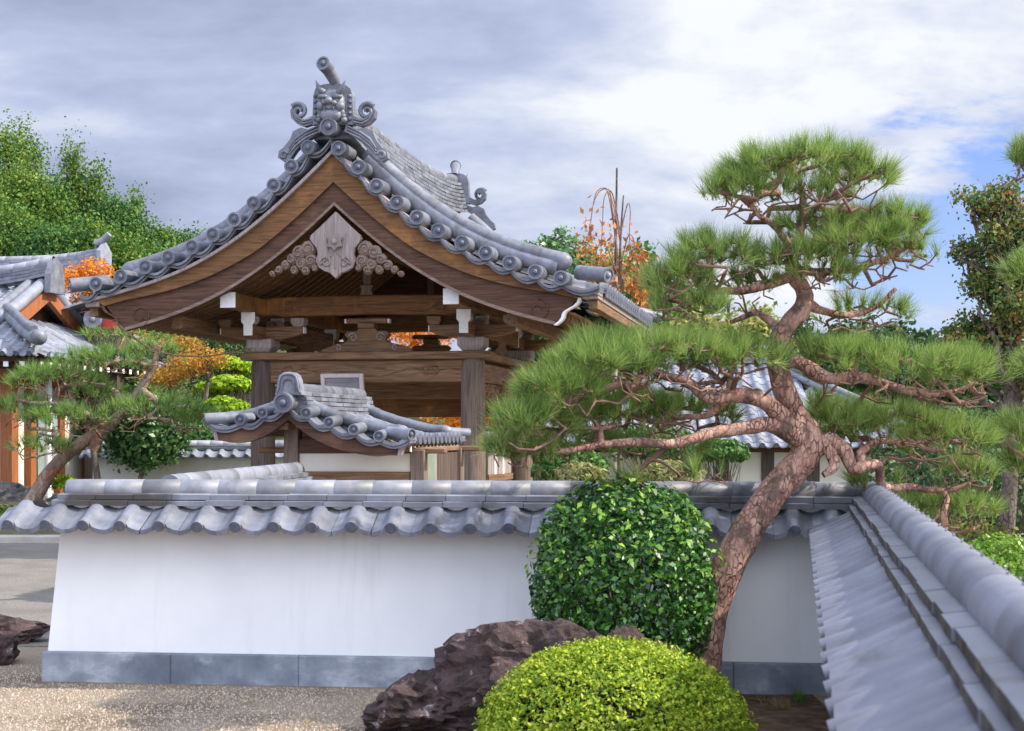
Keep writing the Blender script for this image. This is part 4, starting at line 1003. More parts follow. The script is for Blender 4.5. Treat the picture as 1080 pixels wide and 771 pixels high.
def build_store():
    Y = 31.0; px0, px1 = 553, 1010
    x0, x1 = (px0 - CX) / FPX * Y, (px1 - CX) / FPX * Y; cx = (x0 + x1) / 2; half = (x1 - x0) / 2
    ze = W(0, 471, Y).z; zr = W(0, 382, Y + 3.4).z; zg = -1.3; D = 3.4
    t = thing('tiled_storehouse', 'low cream walled hall under a grey hipped tile roof, seen through the big pine', 'building', (cx, Y + D, zg))
    prof = [(.0, zr - zg), (D * .33, (zr - zg) * .62 + (ze - zg) * .38), (D * .68, (zr - zg) * .27 + (ze - zg) * .73), (D, ze - zg)]
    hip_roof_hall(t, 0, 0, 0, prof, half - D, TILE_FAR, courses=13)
    w, d, h = half - .75, D - .75, ze - zg + .12
    MB().box(-w, w, -d, d, -.3, h).build('plaster_wall', CREAM, t)
    MB().box(-half + .2, half - .2, -D + .15, D - .15, ze - zg - .03, ze - zg + .03).build('eave_board', WRED, t)
    for k, px in enumerate((600, 714, 762, 810, 858, 908, 955)):
        x = (px - CX) / FPX * (Y + .7) - cx; MB().box(x - .13, x + .13, -d - .05, -d + .02, -.2, h - .05).build('post', WDARKZ, t)
    MB().box(-w - .03, w + .03, -d - .035, -d + .01, .35, .5).build('sill_beam', WDARK, t)
    MB().box(-w - .03, w + .03, -d - .04, -d + .01, h - .25, h - .1).build('wall_plate', WDARK, t)
build_store()

def build_temple_hall():
    """hip-and-gable hall at the left edge; local x along its front, y away from the viewer"""
    Fh = Frame(*((40 - CX) / FPX * 29.0, 29.0), 10.72)
    t = Fh.empty('temple_hall', 'red brown timbered temple hall with a layered grey tile roof at the left edge', 'building')
    # the origin is the near right corner of the eaves; the hall goes to the left (-x) and back (+y)
    ze = 3.15; D = 3.1; zm = 4.05; zr = 4.75; LXH = 9.0; LY = 6.2
    front = [(0, zr), (1.2, zr - .62), (2.1, zm - .30), (D, ze)]
    side = [(0, zm - .05), (.5, zm - .30), (1.05, ze + .28), (1.7, ze)]
    US2 = (-.5, -.35, -.24, -.18, -.09, 0, .09, .18, .24, .35, .5)
    g = along(front); hx = -1.7                                          # gable plane at x = -1.7
    n = 33
    clip = lambda x, s: x < (hx + .35 if g(s).x < 1.6 else hx + (g(s).x - 1.4) * 1.0)
    for sg in (-1, 1):
        T = lambda x, d, z, sg=sg: (x, D + sg * d, z)
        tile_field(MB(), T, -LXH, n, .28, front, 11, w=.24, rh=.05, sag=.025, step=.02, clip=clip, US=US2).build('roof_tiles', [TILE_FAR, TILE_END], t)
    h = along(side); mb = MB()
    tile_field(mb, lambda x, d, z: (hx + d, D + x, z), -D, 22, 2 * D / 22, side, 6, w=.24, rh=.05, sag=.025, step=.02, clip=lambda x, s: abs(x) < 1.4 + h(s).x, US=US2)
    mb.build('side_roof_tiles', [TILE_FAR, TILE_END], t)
    mb = MB(); T = lambda x, d, z: (x, D + d, z); zf = lambda x: .28 * max(0, (x + 5.2) / 3.9) ** 3
    for i in range(4): slabs(mb, T, -LXH, hx + .35, .4, .24 - .02 * i, zr - .05 + i * .075, zr + .015 + i * .075, random.Random(i), zf)
    mb.build('ridge_course', TILE, t)
    mb = MB(); half_caps(mb, T, -LXH, hx + .4, .3, .1, zr + .28, 0, 10, None, zf); mb.build('ridge_cap', TILE_FAR, t)
    MB().prism([(D - .32, zr - .15), (D - .30, zr + .25), (D - .18, zr + .48), (D, zr + .60), (D + .18, zr + .48), (D + .30, zr + .25), (D + .32, zr - .15)], hx + .36, hx + .5, 0, lambda y, x, z: (x, y, z)).build('ridge_end_tile', TILE, t)
    for sg in (-1, 1):
        mb = MB(); P = [g(i / 10) for i in range(0, 7)]
        mb.tube([(hx + .22, D + sg * p.x, p.y + .12) for p in P], .13, 10); mb.tube([(hx - .05, D + sg * p.x, p.y + .16) for p in P[:-1]], .10, 10); mb.ball((hx + .22, D + sg * P[-1].x, P[-1].y + .14), .15)
        mb.build('descending_ridge', TILE_FAR, t)
        mb = MB(); P = [g(.52 + .48 * i / 8) for i in range(9)]
        mb.tube([(hx + (p.x - 1.4) * 1.0, D + sg * p.x, p.y + .10 + .20 * (i / 8) ** 3) for i, p in enumerate(P)], .13, 10); mb.tube([(hx + (p.x - 1.4), D + sg * p.x, p.y + .24 + .2 * (i / 8) ** 3) for i, p in enumerate(P[:-1])], .09, 8)
        mb.ball((0.02, D + sg * D, ze + .33), .16); mb.build('hip_ridge', TILE, t)
    # gable triangle with honey coloured bargeboards
    MB().prism([(D - 1.5, zm - .1), (D, zr - .1), (D + 1.5, zm - .1)], hx - .25, hx - .15, 0, lambda y, x, z: (x, y, z)).build('gable_wall', WDARK, t)
    for sg in (-1, 1):
        P = [g(i / 10 * .6) for i in range(11)]
        MB().band([(D + sg * p.x, p.y - .02) for p in P], [(D + sg * p.x, p.y - .30) for p in P], hx + .2, hx + .32, 0, lambda y, x, z: (x, y, z)).build('bargeboard', WRED, t)
    # eaves with white rafter ends, posts, plaster bays
    MB().box(-LXH, -.25, .25, 2 * D - .25, ze - .12, ze - .03).build('soffit', WDARK, t)
    for k in range(24):
        x = -.4 - k * .34; o = MB().box(x - .05, x + .05, .14, 1.2, ze - .22, ze - .125).build('rafter', WDARK, t); MB().box(x - .052, x + .052, .125, .139, ze - .222, ze - .124).build('white_rafter_end', WHITE, o)
    for k in range(16):
        y = .4 + k * .36; o = MB().box(-1.4, -.14, y - .05, y + .05, ze - .22, ze - .125).build('rafter', WDARK, t); MB().box(-.139, -.125, y - .052, y + .052, ze - .222, ze - .124).build('white_rafter_end', WHITE, o)
    wx, wy = -1.25, 1.15
    MB().box(-LXH, wx - .06, wy + .06, 2 * D - 1.1, 0, ze - .13).build('plaster_wall', CREAM, t)
    MB().box(-LXH, wx + .05, wy - .06, wy + .10, ze - .55, ze - .25).build('head_beam', WRED, t)
    MB().box(wx - .10, wx + .06, wy + .11, 2 * D - 1.1, ze - .55, ze - .25).build('head_beam', WRED, t)
    for x in (wx, wx - 1.55, wx - 2.9, wx - 4.4, wx - 5.9): MB().box(x - .13, x + .13, wy - .1, wy + .16, 0, ze - .24).build('post', WRED, t)
    for y in (wy + .85, wy + 2.1, wy + 3.4): MB().box(wx - .2, wx + .09, y - .11, y + .11, 0, ze - .24).build('post', WRED, t)
    MB().box(-LXH, wx + .08, wy - .08, wy + .12, .55, .72).build('sill_beam', WRED, t)
    MB().box(wx - .055, wx + .03, wy + 1.0, wy + 2.0, .75, 2.4).build('window', mat('pale_window_glass', (.20, .27, .27), (.30, .36, .36), 3, rough=.15, bump=0), t)
    MB().box(-LXH, wx + .3, wy - .4, 2 * D - .8, -.1, .35).build('stone_base', ROCK_GREY, t, .02)
    m = MB(); m.tube([(wx + .28, wy + 1.1, 0.2), (wx + .28, wy + 1.1, ze - .12)], .075, 12); m.build('downpipe', WHITE, t)
build_temple_hall()
def build_rear_hall():
    Fh = Frame((40 - CX) / FPX * 44.0, 44.0, 10.72)
    t = Fh.empty('temple_hall', 'rear temple roof with an upswept ridge end, higher up behind the left hall', 'building')
    zr, ze, D = W(0, 282, 46).z, W(0, 330, 42).z, 4.0
    prof = [(0, zr), (1.3, zr - (zr - ze) * .45), (2.6, zr - (zr - ze) * .8), (D, ze)]
    f = along(prof)
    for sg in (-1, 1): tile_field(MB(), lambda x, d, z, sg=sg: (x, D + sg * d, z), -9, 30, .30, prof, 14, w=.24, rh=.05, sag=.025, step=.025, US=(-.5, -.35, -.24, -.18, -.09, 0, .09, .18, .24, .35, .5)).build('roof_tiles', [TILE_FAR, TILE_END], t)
    T = lambda x, d, z: (x, D + d, z); zf = lambda x: .22 * max(0, (x + 3) / 3) ** 3; mb = MB()
    for i in range(6): slabs(mb, T, -9, .05, .5, .28 - .02 * i, zr - .05 + i * .09, zr + .03 + i * .09, random.Random(i), zf)
    half_caps(mb, T, -9, .12, .3, .12, zr + .5, 0, 10, None, zf); mb.build('ridge_course', TILE_FAR, t)
    m = MB(); m.tube([T(-.15, 0, zr + .95), T(.1, 0, zr + 1.05), T(.3, 0, zr + 1.25)], [.12, .12, .10], 10); m.prism([(D - .35, zr - .2), (D - .4, zr + .7), (D, zr + 1.0), (D + .4, zr + .7), (D + .35, zr - .2)], .06, .2, 0, lambda y, x, z: (x, y, z)); m.build('ridge_end_tile', TILE_FAR, t)
    for sg in (-1, 1):
        mb = MB(); P = [f(i / 10) for i in range(10)]
        for xx, r in ((-.12, .14), (-.75, .17)): mb.tube([(xx, D + sg * p.x, p.y + .15) for p in P], r, 10)
        mb.build('descending_ridge', TILE_FAR, t)
    MB().box(-9, -.9, .9, 2 * D - .9, -1, ze + .1).build('plaster_wall', CREAM, t)
    for x in (-1.0, -3, -5, -7): MB().box(x - .15, x + .15, .82, 1.0, -1, ze + .05).build('post', WRED, t)
build_rear_hall()
def build_shrine():
    p = W(103, 345, 33.0); t = thing('small_shrine', 'small red walled building end showing under the tower roof corner', 'building', (p.x, 33.0, 0))
    MB().box(-.28, .42, 0, 1.2, 0, W(0, 347, 33).z).build('plaster_wall', WDARKZ, t)
    MB().box(-.28, .42, -.01, 1.2, W(0, 346.8, 33).z, W(0, 328, 33).z).build('red_wall', mat('red_painted_board', (.36, .03, .02), (.50, .06, .04), 5, rough=.6, bump=.1), t)
    z = W(0, 327, 33).z; prof = [(0, z + .32), (.4, z + .12), (.9, z - .02)]; mb = MB()
    for sg in (-1, 1): tile_field(mb, lambda x, d, q, sg=sg: (.07 + sg * d, x, q), -.2, 6, .28, prof, 3, w=.24, rh=.05)
    mb.build('roof_tiles', [TILE_FAR, TILE_END], t)
    m = MB(); m.roll((-.05, -.25, z - .22), (-.05, .05, z - .22), .19, 18, 1, 0, 1); m.build('round_tile_end', [TILE_FAR, TILE_FAR], t)
build_shrine()
def build_side_fence():
    """weathered boards between the tower's right columns"""
    p = W(514, 500, 24.0); q = W(552, 500, 25.6); d = Vector((q.x - p.x, q.y - p.y)); L = d.length
    t = thing('board_fence', 'short weathered board fence with two white slips between the tower columns', 'fence', (p.x, p.y, 0), math.atan2(d.y, d.x))
    m = MB(); rr = random.Random(3); n = 11
    for i in range(n): m.box(L * i / n + .006, L * (i + 1) / n - .006, -.012 + rr.uniform(-.004, .004), .012, .05, W(0, 473, 24.4).z + rr.uniform(-.02, .02))
    m.build('boards', WPALE, t)
    MB().box(-.03, L + .03, -.04, -.014, .9, 1.0).build('rail', WX, t)
    MB().box(.1, L - .15, .03, .06, W(0, 472, 24.4).z + .02, W(0, 455, 24.4).z).build('plaster_panel', PLASTER, t)
    for x in (.25, .62): MB().box(x, x + .07, -.03, -.013, W(0, 505, 24.4).z, W(0, 479, 24.4).z).build('white_slip', WHITE, t)
build_side_fence()
def build_pole():
    Y = 30.5; x = W(648, 400, Y).x; top = W(0, 177, Y).z
    t = thing('support_pole', 'tall thin pole standing behind the tower roof, pale lower down, dark above', 'pole', (x, Y, terrain(x, Y)))
    z0 = -terrain(x, Y); m = MB(); m.tube([(0, 0, -.2), (.02, 0, z0 + W(0, 290, Y).z)], [.05, .045], 10); m.build('lower_pole', mat('bleached_bamboo', (.40, .33, .28), (.58, .50, .44), 9, (1, 1, .3), .6, .2), t)
    m = MB(); m.tube([(.02, 0, z0 + W(0, 291, Y).z), (.05, 0, z0 + top)], [.028, .02], 10); m.build('upper_pole', BARK_GREY, t)
    for py in (283, 300, 440, 484): z = z0 + W(0, py, Y).z; m = MB(); m.tube([(.02, 0, z - .05), (.02, 0, z + .05)], .058, 10); m.build('cord_tie', BARK_TWIG, t)
build_pole()
def build_wires():
    for pts, label in ((((122, 340, 20.3), (160, 368, 20.6), (210, 376, 21.0), (265, 368, 21.6)), 'thin dark cable sagging from the tower bargeboard to its left column'),):
        P, r = smooth_path([W(*p) for p in pts], [.012] * len(pts), 8); m = MB(); m.tube(P, .012, 6); tag(m.build('cable', BARK_TWIG), label, 'cable')
build_wires()

# ------------------------------------------------------------------ the big pine
def pine(name, label, base, limbs, pads, seed, tipmul=1.0, nl=.148, nw=.0019, k=38, fmat=NEEDLE, rmin=.0050, bark=BARK_RED, twig=BARK_TWIG, step=.07, group=None, upper=.72, expo=2.05, old=.10):
    """limbs: [(parent limb or None, [(px, py, Y, radius)...])]; pads: (px, py, rx, ry, Y, depth radius, tips) flattened domes of shoots"""
    rs = np.random.RandomState(seed); t = thing(name, label, 'tree', base, 0, group)
    bl = np.array(base); sk = Skeleton(rs); ids = []
    for par, pts in limbs:
        P, r = smooth_path([np.array(W(p[0], p[1], p[2])) - bl for p in pts], [p[3] for p in pts], 7)
        if par is None: ids.append(sk.limb(P, r))
        else:
            pn = ids[par]; d = [np.linalg.norm(sk.p[i] - P[0]) for i in pn]; j = pn[int(np.argmin(d))]
            ids.append(sk.limb(P[1:], r[1:], j))
    tips = []; dirs = []
    for (px, py, rx, ry, Y, rd, n) in pads:
        n = int(n * tipmul); c = np.array(W(px, py, Y)) - bl - np.array([0, 0, .55 * nl]); s = Y / FPX; R3 = np.array([rx * s, rd, ry * s])
        # first a few main shoots fan out through the pad's floor, then the tips
        for q in range(max(6, int(n / 2.4))):
            a = rs.uniform(0, 2 * math.pi); r = math.sqrt(rs.uniform(.05, .8)); sk.grow(c + R3 * np.array([r * math.cos(a), r * math.sin(a), rs.uniform(-.8, .12)]), step, .09, -.1)
        T_ = []
        for q in range(n):
            a = rs.uniform(0, 2 * math.pi); r = math.sqrt(rs.uniform(0, 1)); h = math.sqrt(max(0, 1 - r * r))
            z = .12 + .88 * h * rs.uniform(upper, 1.05) - .30 * rs.uniform(0, 1) ** 3
            e = 1 + .16 * mnoise.noise(Vector((math.cos(a) * 1.7 + px, math.sin(a) * 1.7, py * .1)))
            T_.append((r, np.array([r * math.cos(a) * e, r * math.sin(a) * e, z * e])))
        T_.sort(key=lambda v: v[0])
        for r, v in T_:
            w = (c + R3 * v) / nl * .75
            if mnoise.noise(Vector(w) + Vector((seed, 0, 0))) < (-.30 if nl < .2 else -.9): continue
            i = sk.grow(c + R3 * v, step, .06, .12); tips.append(sk.p[i])
            d = v / np.array([1, 1, .9]) * np.array([.9, .9, 1]); d = d + np.array([0, 0, .75]) + rs.normal(size=3) * .42; dirs.append(d / np.linalg.norm(d))
    mb, big = MB(), MB(); sk.mesh(mb, big, rmin, expo)
    big.v = [tuple(Vector(v) + mnoise.noise_vector(Vector(v) * 9) * nl * .055 + mnoise.noise_vector(Vector(v) * 26) * nl * .025) for v in big.v]
    big.build('trunk', bark, t); mb.build('branches', twig, t)
    tips = np.array(tips); dirs = np.array(dirs)
    kk = rs.uniform(size=len(tips)) > old
    V = [needles(rs, tips, dirs, k, nl, nw, .72, .05), needles(rs, tips - dirs * nl * .3, dirs, k // 5, nl * .9, nw, .85, .0)]
    np_mesh('crown', np.concatenate(V), 3, fmat, t)
    V = needles(rs, tips[~kk] - dirs[~kk] * nl * .5 - np.array([0, 0, .03]), -dirs[~kk] * .3 + np.array([0, 0, -.2]), k // 3, nl * .8, nw, 1.0)
    if len(V): np_mesh('old_needles', V, 3, NEEDLE_OLD, t)
    return t
PY = 9.35
def build_big_pine():
    b = W(738, 690, PY); base = (b.x, PY, 0.0)
    Lm = [
        (None, [(735, 735, PY, .125), (746, 660, PY, .112), (757, 620, PY, .108), (790, 556, PY + .03, .098), (820, 514, PY + .08, .096), (846, 486, PY + .1, .10), (852, 460, PY + .1, .092), (838, 436, PY + .08, .072), (825, 405, PY + .06, .066), (820, 380, PY + .06, .064), (826, 350, PY + .08, .062), (846, 325, PY + .1, .058), (848, 306, PY + .1, .052), (836, 288, PY + .08, .044), (838, 262, PY + .08, .034), (846, 232, PY + .1, .026), (846, 205, PY + .1, .018)]),
        (0, [(838, 452, PY + .05, .07), (820, 436, PY - .05, .055), (805, 423, PY - .12, .048), (771, 416, PY - .2, .042), (748, 420, PY - .26, .034), (724, 402, PY - .3, .030), (697, 395, PY - .35, .026), (655, 372, PY - .4, .020), (620, 376, PY - .45, .014)]),
        (0, [(842, 462, PY + .05, .065), (815, 448, PY - .05, .050), (788, 451, PY - .12, .044), (752, 457, PY - .22, .036), (708, 468, PY - .32, .030), (665, 466, PY - .4, .025), (611, 473, PY - .5, .019), (565, 478, PY - .55, .014), (532, 470, PY - .6, .010)]),
        (0, [(822, 384, PY + .06, .055), (842, 382, PY, .044), (874, 399, PY - .05, .038), (914, 398, PY - .1, .030), (954, 411, PY - .12, .024), (1000, 414, PY - .12, .017), (1030, 404, PY - .12, .012)]),
        (0, [(852, 480, PY + .1, .07), (872, 466, PY + .06, .052), (890, 474, PY + .04, .045), (900, 494, PY + .06, .038), (925, 490, PY + .12, .032), (931, 512, PY + .2, .028), (960, 514, PY + .3, .024), (1000, 517, PY + .4, .019), (1024, 508, PY + .45, .012)]),
        (4, [(872, 468, PY + .05, .045), (880, 490, PY, .032), (868, 500, PY - .03, .02)]),
        (0, [(836, 290, PY + .08, .04), (815, 299, PY + .02, .030), (780, 306, PY - .05, .026), (754, 308, PY - .1, .022), (720, 318, PY - .15, .016), (694, 312, PY - .18, .010)]),
        (0, [(848, 318, PY + .1, .04), (868, 328, PY + .14, .026), (890, 332, PY + .18, .022), (920, 326, PY + .2, .018), (945, 305, PY + .2, .012)]),
        (0, [(838, 285, PY + .08, .036), (865, 287, PY + .04, .026), (900, 284, PY + .0, .022), (935, 272, PY - .03, .017), (962, 258, PY - .05, .010)]),
        (0, [(838, 270, PY + .08, .030), (822, 244, PY, .022), (800, 226, PY - .06, .018), (780, 208, PY - .1, .013), (760, 204, PY - .12, .009)]),
        (0, [(846, 236, PY + .1, .022), (868, 212, PY + .05, .016), (895, 196, PY + .02, .013), (920, 184, PY, .009)]),
        (0, [(826, 352, PY + .08, .034), (808, 335, PY + .16, .024), (795, 330, PY + .25, .02), (770, 340, PY + .32, .014)]),
        (2, [(708, 468, PY - .3, .024), (690, 482, PY - .28, .018), (668, 500, PY - .25, .012)]),
        (1, [(771, 416, PY - .2, .032), (745, 438, PY - .1, .022), (720, 440, PY + .0, .018), (690, 445, PY + .1, .014), (650, 436, PY + .15, .01)]),
        (4, [(905, 478, PY + .1, .03), (930, 464, PY + .2, .022), (960, 470, PY + .25, .018), (990, 462, PY + .3, .013), (1020, 470, PY + .3, .009)]),
    ]
    P = PY
    pads = [
        # crown
        (842, 186, 92, 40, P + .05, .50, 210), (780, 200, 38, 26, P - .05, .28, 45), (905, 186, 34, 28, P, .28, 40), (858, 238, 44, 24, P, .26, 50), (846, 268, 40, 18, P - .12, .2, 30), (808, 262, 26, 14, P + .1, .2, 18), (905, 236, 40, 22, P + .15, .26, 40), (842, 196, 60, 16, P, .34, 40),
        # upper right
        (900, 262, 62, 34, P - .05, .34, 85), (942, 242, 38, 36, P - .05, .26, 75), (968, 258, 20, 18, P - .1, .16, 22), (870, 282, 40, 16, P - .15, .2, 26), (905, 322, 52, 16, P + .25, .25, 32),
        # upper left
        (752, 268, 50, 30, P - .1, .32, 85), (715, 292, 36, 26, P - .15, .28, 60), (726, 316, 44, 15, P - .2, .22, 34), (790, 292, 34, 16, P + .1, .22, 24),
        # wide left tier
        (770, 376, 62, 30, P - .1, .40, 90), (700, 374, 66, 32, P - .3, .48, 120), (640, 386, 58, 36, P - .4, .48, 120), (594, 412, 50, 36, P - .45, .44, 110), (560, 442, 42, 30, P - .5, .38, 85), (538, 464, 24, 18, P - .55, .22, 34), (640, 424, 70, 26, P + .35, .4, 75), (722, 432, 58, 22, P + .4, .36, 60), (600, 456, 50, 16, P + .25, .3, 36), (690, 462, 60, 12, P + .3, .3, 34), (870, 432, 44, 22, P + .5, .3, 44), (610, 436, 50, 22, P - .2, .34, 46), (670, 424, 50, 18, P - .1, .34, 40), (570, 470, 46, 14, P - .4, .26, 28), (640, 355, 40, 14, P - .2, .3, 30),
        (735, 488, 42, 9, P - .2, .16, 14), (668, 497, 26, 9, P - .25, .14, 10),
        # right tiers
        (900, 380, 58, 28, P + .0, .38, 85), (965, 388, 58, 32, P - .1, .40, 105), (1015, 392, 40, 32, P - .1, .34, 80), (860, 364, 30, 16, P + .2, .24, 24),
        (890, 446, 48, 24, P + .3, .34, 56), (945, 448, 62, 30, P + .3, .40, 90), (1000, 462, 46, 32, P + .3, .36, 80), (1020, 492, 30, 20, P + .35, .24, 34), (930, 500, 34, 12, P + .3, .2, 16),
        (1000, 535, 50, 20, P + .55, .34, 60), (950, 526, 32, 12, P + .5, .24, 22),
    ]
    pine('pine_tree', 'big sculpted garden pine with reddish leaning trunk growing over the wall', base, Lm, pads, 11, .95)
build_big_pine()

def build_left_pine():
    Y = 28.0; b = W(30, 545, Y); base = (b.x, Y, .10)
    Lm = [
        (None, [(22, 552, Y, .19), (38, 522, Y, .145), (56, 494, Y, .125), (82, 470, Y, .115), (110, 452, Y, .105), (132, 432, Y, .095), (150, 408, Y, .08), (162, 385, Y, .065), (166, 366, Y, .04)]),
        (0, [(112, 450, Y, .10), (96, 440, Y - .3, .07), (70, 428, Y - .5, .05), (40, 425, Y - .6, .03)]),
        (0, [(134, 430, Y, .09), (118, 412, Y + .2, .07), (90, 405, Y + .3, .05), (60, 410, Y + .3, .03)]),
        (0, [(148, 410, Y, .08), (170, 425, Y - .2, .05), (195, 430, Y - .3, .03)]),
        (0, [(160, 388, Y, .06), (135, 380, Y - .2, .045), (110, 385, Y - .3, .03)]),
    ]
    pads = [(60, 402, 52, 22, Y, 1.0, 95), (110, 382, 50, 20, Y - .2, .9, 85), (25, 430, 28, 18, Y - .4, .6, 40), (70, 440, 40, 18, Y - .6, .7, 55), (165, 432, 62, 20, Y - .3, .9, 85), (205, 440, 24, 12, Y - .3, .5, 25), (45, 466, 34, 12, Y - .7, .5, 30), (160, 368, 26, 14, Y, .5, 25), (95, 412, 30, 14, Y + .2, .6, 30), (130, 352, 60, 10, Y + .6, .5, 22)]
    t = pine('pine_tree', 'leaning old pine with a red upper trunk in front of the left temple hall', base, Lm, pads, 5, 1.0, .28, .006, 22, NEEDLE_FAR, .008, BARK_PALE, BARK_TWIG, .18)
    p = W(98, 468, Y - .1); q = W(112, 515, Y - .5)
    m = MB(); m.tube([(q.x - p.x, q.y - p.y, -.3), (0, 0, p.z - .05)], [.07, .06], 8); s = m.build('prop_post', BARK_GREY); s.location = (p.x, p.y, .3 * 0); tag(s, 'dark leaning prop under the left pine trunk', 'prop')
    m = MB(); m.tube([(p.x - base[0], p.y - base[1], p.z - base[2] - .12), (p.x - base[0] + .1, p.y - base[1], p.z - base[2] + .10)], .10, 10); m.build('rope_binding', BARK_TWIG, t)
build_left_pine()
def build_right_pine():
    Y = 12.2; b = W(1150, 560, Y); base = (b.x, Y, 0)
    Lm = [(None, [(1150, 640, Y, .14), (1145, 480, Y, .12), (1150, 330, Y, .09), (1135, 200, Y, .05), (1120, 150, Y, .03)]), (0, [(1146, 470, Y, .05), (1100, 462, Y, .03), (1075, 455, Y, .02)]), (0, [(1148, 310, Y, .04), (1110, 292, Y, .025), (1085, 285, Y, .015)]), (0, [(1132, 200, Y, .04), (1095, 190, Y, .02), (1078, 176, Y, .012)])]
    pads = [(1084, 168, 22, 26, Y, .25, 30), (1120, 160, 40, 40, Y, .4, 70), (1094, 282, 32, 20, Y, .3, 40), (1086, 452, 46, 26, Y, .35, 70), (1098, 486, 40, 22, Y, .3, 50), (1120, 380, 40, 24, Y, .4, 50)]
    pine('pine_tree', 'bright green pine at the right edge, mostly outside the picture', base, Lm, pads, 7, 1.0, .19, .0035, 40, NEEDLE, .005, BARK_GREY, BARK_TWIG, .1)
build_right_pine()

# ------------------------------------------------------------------ clipped shrubs, rocks in front
def clipped(name, label, loc, R3, lmat, n, size, seed, bottom=-1.0, aspect=1.7, tilt=.7, group=None, amp=.06, layers=.30, rough_top=0.0, twig=True, zc=None, power=2.0, gaps=0.0, sizevar=.35, tuft=0.0):
    rs = np.random.RandomState(seed); t = thing(name, label, 'shrub', loc, 0, group)
    zc = R3[2] * .8 if zc is None else zc
    d = unit(rs, n); d = d[d[:, 2] > bottom]
    q = lump(d, 2.4, amp, seed) / np.sum(np.abs(d) ** power, axis=1) ** (1 / power)
    rad = (1 - layers * rs.uniform(0, 1, len(d)) ** 1.5) * q * (1 + rough_top * np.maximum(0, rs.normal(size=len(d))))
    if tuft: rad = rad * lump(d, 11, tuft, seed + 5)
    P = d * np.array(R3) * rad[:, None] + np.array([0, 0, zc])
    if gaps:
        g = lump(d, 5.5, 1.0, seed + 9) - 1; k = g > -.45 * (1 - gaps) + .0 * g; k |= rs.uniform(size=len(d)) > gaps + .45; P = P[k]; d = d[k]
    sq = np.where(P[:, 2] < 0.02); P = np.delete(P, sq, 0); d = np.delete(d, sq, 0)
    Nn = norm(d / np.array(R3) + np.array([0, 0, .25]) / max(R3))
    np_mesh('crown', leaf_quads(rs, P, Nn, size, tilt, aspect, sizevar), 4, lmat, t)
    if twig:
        m = MB(); m.tube([(0, 0, -.15), (0, 0, zc * .7)], [.05 * R3[0] / .5, .03], 8)
        for i in range(46):
            v = unit(rs, 1)[0]; v[2] = abs(v[2]) * .9 - .25; limb(m, (v[0] * .05, v[1] * .05, zc * .35), Vector((0, 0, zc)) + Vector(v * np.array(R3) * .80), .014 * R3[0] / .5, .004, rs, .05, 4, 4)
        m.build('branches', BARK_GREY, t)
    return t
def build_front_shrubs():
    Y = 9.05; p = W(659, 600, Y)
    t = clipped('clipped_bush', 'tall rounded clipped bush with glossy dark green leaves before the white wall', (p.x, Y, 0), (.54, .46, .61), HOLLY, 20000, .037, 3, -.97, 1.75, 1.0, amp=.10, layers=.36, power=2.35, gaps=.30, sizevar=.5, zc=W(0, 617, Y).z)
    rs = np.random.RandomState(9); d = unit(rs, 900); d = d[d[:, 2] > .05]; P = d * np.array((.57, .54, .615)) * (1 + .06 * rs.uniform(size=(len(d), 1))) + np.array([0, 0, W(0, 612, Y).z])
    np_mesh('young_shoots', leaf_quads(rs, P, d + np.array([0, 0, .6]), .045, 1.0, 2.0), 4, MIDLEAF_Y, t)
    Y = 8.05; p = W(648, 690, Y)
    t = clipped('azalea_mound', 'low rounded yellow green azalea mound at the bottom of the picture', (p.x, Y, 0), (.745, .62, .575), AZALEA, 70000, .021, 4, -.3, 1.6, .9, amp=.035, layers=.14, rough_top=.02, zc=.02, sizevar=.5, tuft=.05, gaps=.22)
    rs = np.random.RandomState(12); d = unit(rs, 1500); d = d[d[:, 2] > .15]; P = d * np.array((.75, .625, .58)) + np.array([0, 0, .02])
    V = [leaf_quads(rs, P + d * h, d + .8 * unit(rs, len(P)), .026, .8, 2.2) for h in (.0, .012, .024)]
    np_mesh('young_shoots', np.concatenate(V), 4, AZALEA_TIP, t)


build_front_shrubs()
def rock(name, label, loc, size, seed, m=ROCK, sub=5, rz=0.0, group=None, sharp=.5, cut=()):
    """angular fissured stone: a ball cut by random planes, then roughened"""
    import bmesh
    bm = bmesh.new(); bmesh.ops.create_icosphere(bm, subdivisions=sub, radius=1.0)
    rr = random.Random(seed); planes = []
    for i in range(16):
        n = Vector((rr.gauss(0, 1), rr.gauss(0, 1), rr.gauss(0, .8))).normalized(); planes.append((n, rr.uniform(.62, .95)))
    for v in bm.verts:
        p = v.co.copy()
        for n, d in planes:
            k = p.dot(n)
            if k > d: p -= n * (k - d) * .92
        a = mnoise.noise(p * 1.8 + Vector((seed, 0, 0))); b = 1 - abs(mnoise.noise(p * 3.6 + Vector((0, seed, 0)))); c = 1 - abs(mnoise.noise(p * 8.5 + Vector((0, 0, seed)))); e = mnoise.noise(p * 20 + Vector((seed, seed, 0)))
        p *= 1 + sharp * .55 * a + sharp * .5 * (b - .75) + sharp * .28 * (c - .75) + sharp * .10 * e
        v.co = Vector((p.x * size[0], p.y * size[1], p.z * size[2]))
    me = bpy.data.meshes.new(name); bm.to_mesh(me); bm.free(); me.materials.append(m)
    me.polygons.foreach_set('use_smooth', [False] * len(me.polygons))
    o = bpy.data.objects.new(name, me); COL.objects.link(o); o.location = loc; o.rotation_euler = (0, 0, rz)
    return tag(o, label, 'rock', group)
